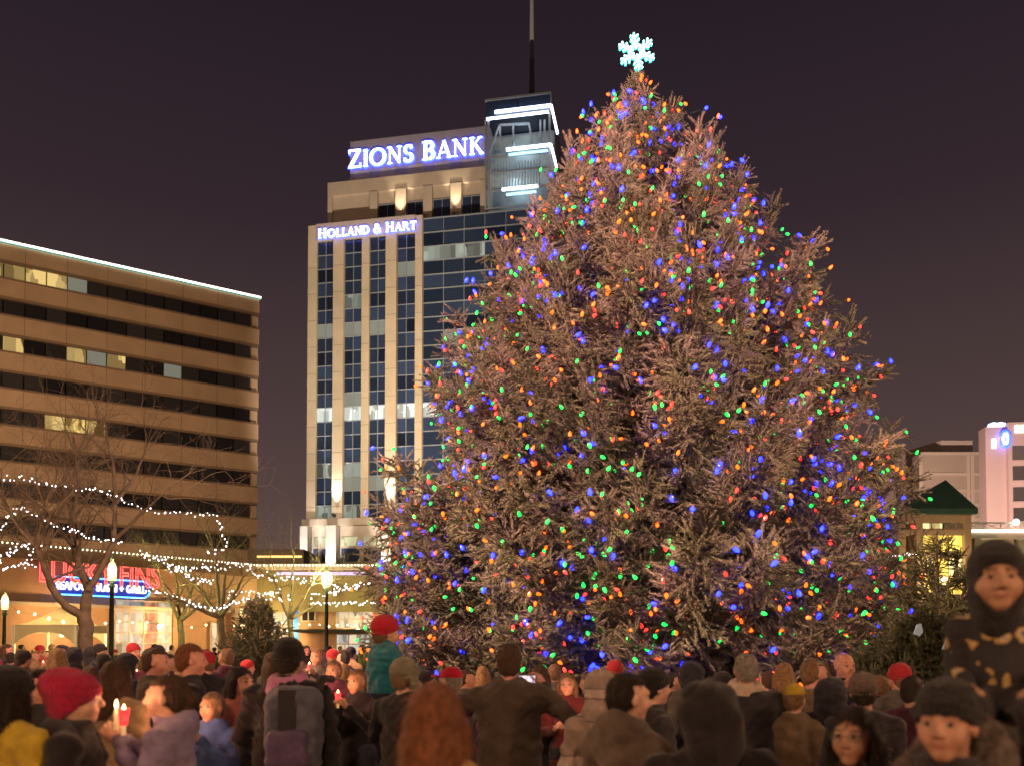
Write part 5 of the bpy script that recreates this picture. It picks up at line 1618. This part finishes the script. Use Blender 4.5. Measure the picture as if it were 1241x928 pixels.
def print_cloth(name, base, cols, scale):
    m = bpy.data.materials.new(name); m.use_nodes = True; n, l = m.node_tree.nodes, m.node_tree.links; b = n['Principled BSDF']
    b.inputs['Roughness'].default_value = .85; tc = n.new('ShaderNodeTexCoord')
    nz = n.new('ShaderNodeTexNoise'); nz.inputs['Scale'].default_value = scale; nz.inputs['Detail'].default_value = 1.5; l.new(tc.outputs['Object'], nz.inputs['Vector'])
    cr = n.new('ShaderNodeValToRGB'); cr.color_ramp.interpolation = 'CONSTANT'
    cr.color_ramp.elements[0].color = (*base, 1); cr.color_ramp.elements[1].position = .60; cr.color_ramp.elements[1].color = (*cols[0], 1)
    for i, c_ in enumerate(cols[1:]):
        e_ = cr.color_ramp.elements.new(.66+.06*i); e_.color = (*c_, 1)
    l.new(nz.outputs[0], cr.inputs[0]); l.new(cr.outputs[0], b.inputs['Base Color']); return m

def place(u, vtop, Y, head, label, hat=None, **kw):
    """stand a person so that the top of head or hat shows at the given pixel"""
    p = at(u, vtop, Y); top = p.z
    extra = {None: .005, 'beanie': .035, 'slouch': .035, 'earflap': .035, 'cap': .025, 'hood': .04, 'balaclava': .035}[hat]
    if kw.get('sit'):
        Hc = kw.pop('H'); base = top - (1.75+extra)*Hc/1.75
        loc = (p.x, Y, base)
    else:
        Hc = top/(1+extra/1.75); loc = (p.x, Y, 0)
    spec = dict(H=Hc, loc=loc, head=head, label=label, hat=hat, q=(.0075 if Y < 4.6 else .0095 if Y < 6.2 else .012), seed=int(u)+3)
    spec.update(kw)
    return person(spec)

PEOPLE = [
 dict(u=10, vtop=803, Y=3.6, head=20, label='person in yellow jacket and black knit hat at the left edge, seen from behind', hat='beanie', hatmat=C('black_knit', (.014,.013,.014), bump=.8), hair='dark', style='bob', jacket=C('hivis_yellow', (.40,.29,.03)), build=1.0),
 dict(u=47, vtop=811, Y=4.9, head=195, label='dark haired person facing the camera between yellow jacket and red beanie, cupping a light', hair='dark', style='short', jacket=C('charcoal_coat', (.03,.028,.03)), pose='chest', skin='rosy'),
 dict(u=92, vtop=811, Y=3.7, head=72, label='person in crimson slouchy beanie and black coat, in profile facing right', hat='slouch', hatmat=C('crimson_knit', (.36,.012,.055), bump=.9), hair='sandy', jacket=BLACK, collar='hood', build=1.1, puff=.01, pose='pocket'),
 dict(u=140, vtop=800, Y=5.1, head=12, label='person with brown bobbed hair and tan jacket seen from behind, left of the candles', hair='brown', style='bob', jacket=C('tan_canvas', (.30,.20,.11))),
 dict(u=205, vtop=817, Y=3.95, head=264, label='person in lavender grey hoodie facing left over lit candles', hair='brown', style='tied', jacket=C('lavender_fleece', (.20,.165,.27)), collar='hood', pose='cup', sleeve=1.15, skin='fair'),
 dict(u=187, vtop=784, Y=6.6, head=78, label='short haired man in brown jacket facing right, behind the lavender hoodie', hair='brown', jacket=C('brown_jacket', (.07,.045,.03)), skin='rosy'),
 dict(u=230, vtop=780, Y=6.1, head=68, label='tall man in black jacket with stand collar facing right', hair='auburn', jacket=BLACK, skin='rosy'),
 dict(u=290, vtop=807, Y=5.8, head=115, label='woman with long dark hair in rose top looking right', hair='dark', style='long', jacket=C('rose_top', (.38,.13,.11)), skin='rosy'),
 dict(u=350, vtop=770, Y=5.2, head=8, label='person in black beanie, pink scarf and black coat carrying a backpack', hat='beanie', hatmat=C('black_knit', (.014,.013,.014), bump=.8), hair='dark', jacket=BLACK, scarf=C('pink_scarf', (.42,.17,.30)), build=1.15, puff=.02),
 dict(u=490, vtop=794, Y=5.4, head=35, label='person in olive knit earflap hat and black coat carrying the teal child', hat='earflap', hatmat=C('olive_knit', (.20,.19,.13), bump=.9), hair='sandy', style='short', jacket=BLACK, armL='carry', build=1.05),
 dict(u=527, vtop=828, Y=2.35, head=8, label='nearest person with long auburn blond hair and tan coat, seen from behind', hair='auburn', style='long', jacket=C('amber_coat', (.34,.20,.07)), collar='crew'),
 dict(u=547, vtop=806, Y=6.4, head=300, label='person in bright red cap looking left beside the man with the phone', hat='cap', hatmat=C('red_cap', (.50,.015,.04)), hair='grey', jacket=C('slate_jacket', (.05,.05,.06))),
 dict(u=617, vtop=780, Y=5.4, head=4, label='man in dark brown sweater holding up a phone, seen from behind', hair='brown', jacket=C('dark_brown_sweater', (.060,.045,.034), bump=.6), pose='phone', build=1.22, collar='crew', skin='rosy'),
 dict(u=688, vtop=814, Y=7.2, head=192, label='fair haired woman facing the camera, face lit by a red candle', hair='sandy', style='long', jacket=C('maroon_jacket', (.10,.02,.025)), pose='hold', skin='fair'),
 dict(u=712, vtop=816, Y=7.6, head=183, label='person with glasses facing the camera beside the candle lit woman', hair='sandy', jacket=C('black_coat_b', (.02,.018,.02)), glasses=True, skin='fair'),
 dict(u=729, vtop=809, Y=4.9, head=12, label='person in cream and grey striped hooded jacket, seen from behind', hat='hood', hatmat=stripes('striped_hood', (.30,.24,.20), [(.30,(.12,.09,.085)),(.34,(.38,.31,.28)),(.60,(.14,.11,.10)),(.64,(.24,.185,.155))], 4.6), hair='brown', jacket=stripes('striped_jacket', (.26,.20,.17), [(.25,(.10,.08,.08)),(.28,(.36,.29,.27)),(.48,(.13,.10,.09)),(.51,(.21,.16,.135))], 2.9), build=.95),
 dict(u=760, vtop=816, Y=3.7, head=52, label='boy with cropped dark hair in grey brown hoodie, turned right', hair='dark', jacket=C('grey_brown_hoodie', (.105,.078,.062)), collar='hood', skin='fair', turn=20, build=1.02),
 dict(u=791, vtop=806, Y=5.0, head=72, label='person in black beanie behind the boy in the hoodie, in profile facing right', hat='beanie', hatmat=C('black_knit', (.014,.013,.014), bump=.8), hair='dark', jacket=C('dark_grey_parka', (.035,.032,.035)), skin='fair'),
 dict(u=860, vtop=817, Y=3.15, head=5, label='person in large black hood seen from behind at the front', hat='hood', hatmat=BLACK, hair='dark', jacket=BLACK, collar='crew', hs=1.05, build=1.12),
 dict(u=904, vtop=791, Y=5.7, head=6, label='person with grey hair and cream scarf in black coat, seen from behind', hair='grey', jacket=BLACK2, scarf=C('cream_scarf', (.45,.36,.29)), build=1.15, puff=.012),
 dict(u=985, vtop=798, Y=6.2, head=75, label='sandy haired person in tan jacket reaching right', hair='sandy', jacket=C('taupe_jacket', (.16,.115,.08)), pose='raise', skin='rosy'),
 dict(u=1022, vtop=790, Y=7.0, head=170, label='rosy faced bald man behind the brown beanie', style='bald', jacket=C('navy_coat', (.02,.022,.035)), skin='rosy'),
 dict(u=1046, vtop=812, Y=5.0, head=18, label='person in brown grey beanie and black coat, seen from behind', hat='beanie', hatmat=C('taupe_knit', (.13,.095,.08), bump=.9), hair='dark', jacket=BLACK2),
 dict(u=962, vtop=826, Y=5.6, head=40, label='person in yellow cap and dark tan coat, low between the black coats', hat='cap', hatmat=C('mustard_cap', (.42,.30,.03)), hair='sandy', jacket=C('dark_tan_coat', (.12,.085,.055)), build=.95),
 dict(u=1036, vtop=856, Y=2.9, head=222, label='woman with dark hair and glasses near the bottom right, facing left', hair='dark', style='bob', jacket=BLACK, glasses=True, skin='tan'),
 dict(u=1148, vtop=817, Y=2.35, head=222, label='man in black cap and grey fur hood collar, face turned to the camera', hat='beanie', hatmat=C('black_knit', (.014,.013,.014), bump=.8), hair='dark', jacket=BLACK2, fur=mat('grey_fur', (.13,.10,.085), .95, vary=.5, scale=40, bump=1.0, bscale=120), skin='tan', armL='carry', build=1.1),
]
for s in PEOPLE: place(**s)
# two children held up above the crowd
place(467, 745, 5.75, 60, 'small child in teal jacket and red beanie sitting on the shoulder of the olive hat', hat='beanie', hatmat=C('scarlet_knit', (.55,.015,.035), bump=.9), child=True, sit=True, H=1.0, build=1.3, hair='sandy', jacket=C('teal_nylon', (.012,.15,.20), rough=.6), puff=.04, pose='lap', trousers=C('pale_trousers', (.30,.22,.17)), q=.010)
place(1207, 655, 2.62, 208, 'child in black close fitting hat and printed dark jacket held above the crowd', hat='balaclava', hatmat=C('black_knit', (.014,.013,.014), bump=.8), child=True, sit=True, H=1.05, hair='dark', skin='olive', trousers=BLACK2, jacket=print_cloth('printed_jacket', (.018,.016,.02), [(.34,.22,.07),(.42,.36,.26),(.10,.08,.14)], 9.0), pose='lap', puff=.01, build=.9, q=.0085, turn=-6)

# ---- backpack worn by the pink scarf
pb = at(352, 862, 5.0)
bag = empty('backpack', (pb.x+.03, 4.97, pb.z-.36), math.radians(-8), 'slate blue backpack with black straps on the back of the pink scarf wearer', 'backpack')
f = Field((-.20,-.13,0), (.20,.14,.52), .010); f.box((0,0,.26), (.175,.095,.25), .08); f.ell((0,-.02,.42), (.15,.09,.10), .04); f.warp(wrinkles(77, .007))
P, Q = f.mesh('b'); link('bag_body', mesh_np('bag_body', P, Q, True), bag, C('slate_nylon', (.07,.075,.105), rough=.55))
f = Field((-.16,-.18,.02), (.16,-.02,.30), .010); f.box((0,-.09,.15), (.13,.05,.12), .04); f.warp(wrinkles(78, .006))
P, Q = f.mesh('b'); link('pocket', mesh_np('pocket', P, Q, True), bag, C('violet_nylon', (.075,.05,.11), rough=.55))
MB().box(-.05, .05, -.118, -.09, .26, .50).build('centre_panel', BLACK2, bag)
for s in (-1, 1):
    MB().tube([(s*.12,.08,.48),(s*.13,.14,.56),(s*.14,.26,.55)], .026, 6).build('strap', BLACK2, bag)
    MB().tube([(s*.15,-.02,.05),(s*.17,.02,-.02),(s*.18,.05,-.12)], .012, 5).build('strap', C('tan_strap', (.3,.2,.1)), bag)
MB().tube([(-.03,.02,.50),(0,.0,.55),(.03,.02,.50)], .011, 5).build('handle', BLACK2, bag)

# ---- candles, phone
FLAME = mat('flame', (1,.7,.3), .5, emit=(1.0,.62,.22), estr=26.0)
def candle(u, v, Y, label, cup=True, power=3.0, col=(1.0,.20,.10), s=1.0):
    s = min(s, 1.0)
    p = at(u, v, Y); o = empty('candle', (p.x, Y, p.z), 0, label, 'candle')
    if s != 1: o.scale = (s, s, s)
    MB().lathe([(.010,-.10),(.011,-.02),(.008,-.005)], 10).build('stick', mat('candle_wax', (.75,.62,.40), .5, emit=(1,.55,.2), estr=.5), o, True)
    MB().lathe([(.002,.0),(.007,.012),(.006,.024),(.001,.042)], 10).build('flame', FLAME, o, True)
    if cup:
        m = MB(); n = 14
        for k, (r, z) in enumerate([(.017,-.055),(.026,.022),(.0245,.022),(.0155,-.053)]):
            for i in range(n): m.v.append((r*math.cos(2*math.pi*i/n), r*math.sin(2*math.pi*i/n), z))
        for k in range(3):
            for i in range(n): m.f.append((k*n+i, k*n+(i+1)%n, (k+1)*n+(i+1)%n, (k+1)*n+i))
        m.build('cup', mat('red_cup', (.75,.04,.04), .35, emit=(1.0,.05,.05), estr=1.1), o, True)
    point_lamp('candle_light', (0, -.0, .06), power, (1.0,.52,.20) if not cup else (1.0,.40,.22), .015, o)
    return o
candle(141, 858, 3.86, 'tall yellow candle held before the lavender hoodie', False, .9, s=1.3)
candle(150, 864, 3.80, 'red cup candle held before the lavender hoodie', True, .9, s=1.2)
candle(687, 866, 6.86, 'red cup candle held by the fair haired woman', True, 4.0, s=1.6)
pp = at(638.5, 823.5, 5.78)
ph = empty('phone', tuple(pp), 0, 'phone with bright screen held up by the man in the brown sweater', 'phone')
MB().box(-.062, .062, .0, .009, -.034, .034).build('case', mat('phone_case', (.02,.02,.022), .4), ph)
def screen_mat():
    m = bpy.data.materials.new('phone_screen'); m.use_nodes = True; n, l = m.node_tree.nodes, m.node_tree.links; b = n['Principled BSDF']
    tc = n.new('ShaderNodeTexCoord'); nz = n.new('ShaderNodeTexNoise'); nz.inputs['Scale'].default_value = 60; l.new(tc.outputs['Object'], nz.inputs['Vector'])
    cr = n.new('ShaderNodeValToRGB'); cr.color_ramp.elements[0].position = .42; cr.color_ramp.elements[0].color = (.02,.03,.20,1); cr.color_ramp.elements[1].position = .6; cr.color_ramp.elements[1].color = (1,.85,.95,1)
    l.new(nz.outputs[0], cr.inputs[0]); l.new(cr.outputs[0], b.inputs['Emission Color']); b.inputs['Emission Strength'].default_value = 1.5; return m
MB().box(-.058, .058, -.003, -.0005, -.030, .030).build('screen', screen_mat(), ph)

# ================================================================= CROWD FURTHER BACK
JC = [C('crowd_black', (.018,.016,.02)), C('crowd_navy', (.025,.03,.055)), C('crowd_brown', (.09,.055,.035)), C('crowd_grey', (.10,.09,.085)), C('crowd_red', (.30,.03,.03)), C('crowd_tan', (.26,.17,.09)), C('crowd_plum', (.10,.03,.06)), C('crowd_blue', (.05,.09,.25)), C('crowd_olive', (.09,.08,.04)), C('crowd_cream', (.42,.34,.24))]
protos = []
pr = [dict(head=0, hair='dark', style='short', jacket=JC[0]), dict(head=0, hair='brown', style='long', jacket=JC[2]), dict(head=0, hat='beanie', hatmat=C('crowd_hat_dark', (.03,.025,.03)), hair='dark', jacket=JC[1]),
      dict(head=0, hat='beanie', hatmat=C('crowd_hat_red', (.40,.03,.04)), hair='sandy', jacket=JC[3]), dict(head=0, hair='blond', style='bob', jacket=JC[5]), dict(head=0, hat='hood', hatmat=C('crowd_hood', (.03,.03,.04)), hair='brown', jacket=JC[8]),
      dict(head=0, hair='sandy', style='short', jacket=JC[6], pose='cup'), dict(head=0, hair='brown', style='short', jacket=JC[9], pose='chest')]
for k, s in enumerate(pr):
    spec = dict(H=1.75, loc=(0,-40-k,0), label='figure', q=.0155, seed=100+k, skin=('fair','rosy','tan','rosy')[k % 4]); spec.update(s)
    spec['H'] = 1.75
    protos.append(person(spec))
used = [False]*len(protos)
LOOKS = ['short dark hair', 'long brown hair', 'dark beanie', 'red beanie', 'bobbed blond hair', 'dark raised hood', 'short sandy hair', 'short brown hair']
JNAMES = ['black', 'navy', 'brown', 'grey', 'red', 'tan', 'plum', 'blue', 'olive', 'cream']
def crowd_figure(k, X, Y, H, head, where, group, ji=None):
    label = 'person with %s, %s jacket, %s' % (LOOKS[k], JNAMES[ji] if ji is not None else 'dark', where)
    jm = None if ji is None else JC[ji]
    if not used[k]: o = protos[k]; used[k] = True
    else: o = copy_tree(protos[k])
    s = H/1.78; o.location = (X, Y, 0); o.scale = (s, s, s); o.rotation_euler = (0, 0, -math.radians(head))
    o['label'] = label; o['category'] = 'person'; o['group'] = group
    if jm is not None:
        for ch in o.children:
            if ch.name.startswith('jacket'):
                ch.material_slots[0].link = 'OBJECT'; ch.material_slots[0].material = jm
    return o
rc = random.Random(9)



placed = []
def free(X, Y, d=.55): return all((X-a)**2+(Y-b)**2 > d*d for a, b in placed)
for s in PEOPLE: p = at(s['u'], s['vtop'], s['Y']); placed.append((p.x, s['Y']))
n1 = 0; tries = 0
while n1 < 92 and tries < 4000:
    tries += 1
    Y = rc.uniform(12.5, 42) if rc.random() < .8 else rc.uniform(12, 20)
    u = rc.uniform(-8, 470)
    X = (u-CX)/F*Y
    if not free(X, Y, .6) or (X-TX)**2+(Y-TY)**2 < 6.6**2: continue
    if Y > 29 and u < 110 and Y < 39: continue
    if abs(u-312) < 30 and Y < 17: continue
    placed.append((X, Y)); n1 += 1
    crowd_figure(rc.randrange(8), X, Y, rc.uniform(1.55, 1.86), rc.choice([rc.uniform(20,120), rc.uniform(0,360)]), 'below the lit shop fronts', 'far crowd', rc.randrange(10))
for k in range(24):
    X, Y = placed[len(PEOPLE)+k*3]; u_ = X/Y*F+CX
    o = candle(u_+4, 785+(EYE-1.32)/Y*F, Y-.35, 'tiny red cup candle glowing in the far crowd', True, 2.5); o['group'] = 'far candles'; o.scale = (1.5, 1.5, 1.5)
mid = [(8,8.5),(70,9.0),(110,8.0),(125,10.5),(155,9.2),(205,10.5),(250,8.6),(275,10),(330,9.5),(418,10),(452,9),(28,11),(90,11.5),(180,12),(300,12),(365,11.5)]
for i, (u, Y) in enumerate(mid):
    X = (u-CX)/F*Y
    if not free(X, Y, .45): Y += .5; X = (u-CX)/F*Y
    placed.append((X, Y))
    crowd_figure((i*3+1) % 8, X, Y, rc.uniform(1.52, 1.74), rc.choice([20, 45, 75, 340, 10, 300]), 'behind the front row left of the spruce', 'middle crowd', (0, 2, 1, 8, 3, 6)[(i*5) % 6])
def candle_bearer(u, Y, H, head, ji, where, clabel):
    X = (u-CX)/F*Y; placed.append((X, Y))
    crowd_figure(6, X, Y, H, head, where, 'candle bearers in the middle crowd', ji)
    k = H/1.78; h_ = math.radians(head)
    hx, hy, hz = X+.305*k*math.sin(h_), Y+.305*k*math.cos(h_), 1.50*k
    c = candle(0, 785, 5, clabel, True, 4.0); c.location = (hx, hy, hz+.02)
candle_bearer(259, 5.3, 1.44, 196, 7, 'facing the camera beside the rose top', 'red cup candle in the hands of the blue jacket')
candle_bearer(434, 6.8, 1.55, 205, 0, 'facing the camera left of the olive hat', 'red cup candle left of the olive knit hat')
candle_bearer(405, 8.3, 1.60, 190, 6, 'facing the camera right of the backpack', 'red cup candle right of the backpack')
candle_bearer(384, 11.0, 1.72, 185, 3, 'facing the camera below the right lamp post', 'red cup candle below the right lamp post')
mid2 = [(515,8.8),(565,8.4),(585,9.6),(655,8.0),(672,9.2),(745,8.5),(815,8.4),(835,7.4),(875,8.0),(930,8.2),(950,7.2),(1000,8.6),(1065,7.2),(1090,6.6),(1105,5.6),(1005,5.2),(1235,5.5)]
for i, (u, Y) in enumerate(mid2):
    X = (u-CX)/F*Y
    if not free(X, Y, .42): Y += .5; X = (u-CX)/F*Y
    placed.append((X, Y))
    crowd_figure((i*5+2) % 8, X, Y, rc.uniform(1.46, 1.60), rc.choice([10, 350, 60, 20, 330, 90]), 'before the foot of the big spruce', 'crowd before the spruce', (i*3) % 9)
for k, o in enumerate(protos):
    if not used[k]: crowd_figure(k, -9.0-k, 30.0, 1.7, 40, 'at the far left of the crowd', 'far crowd')
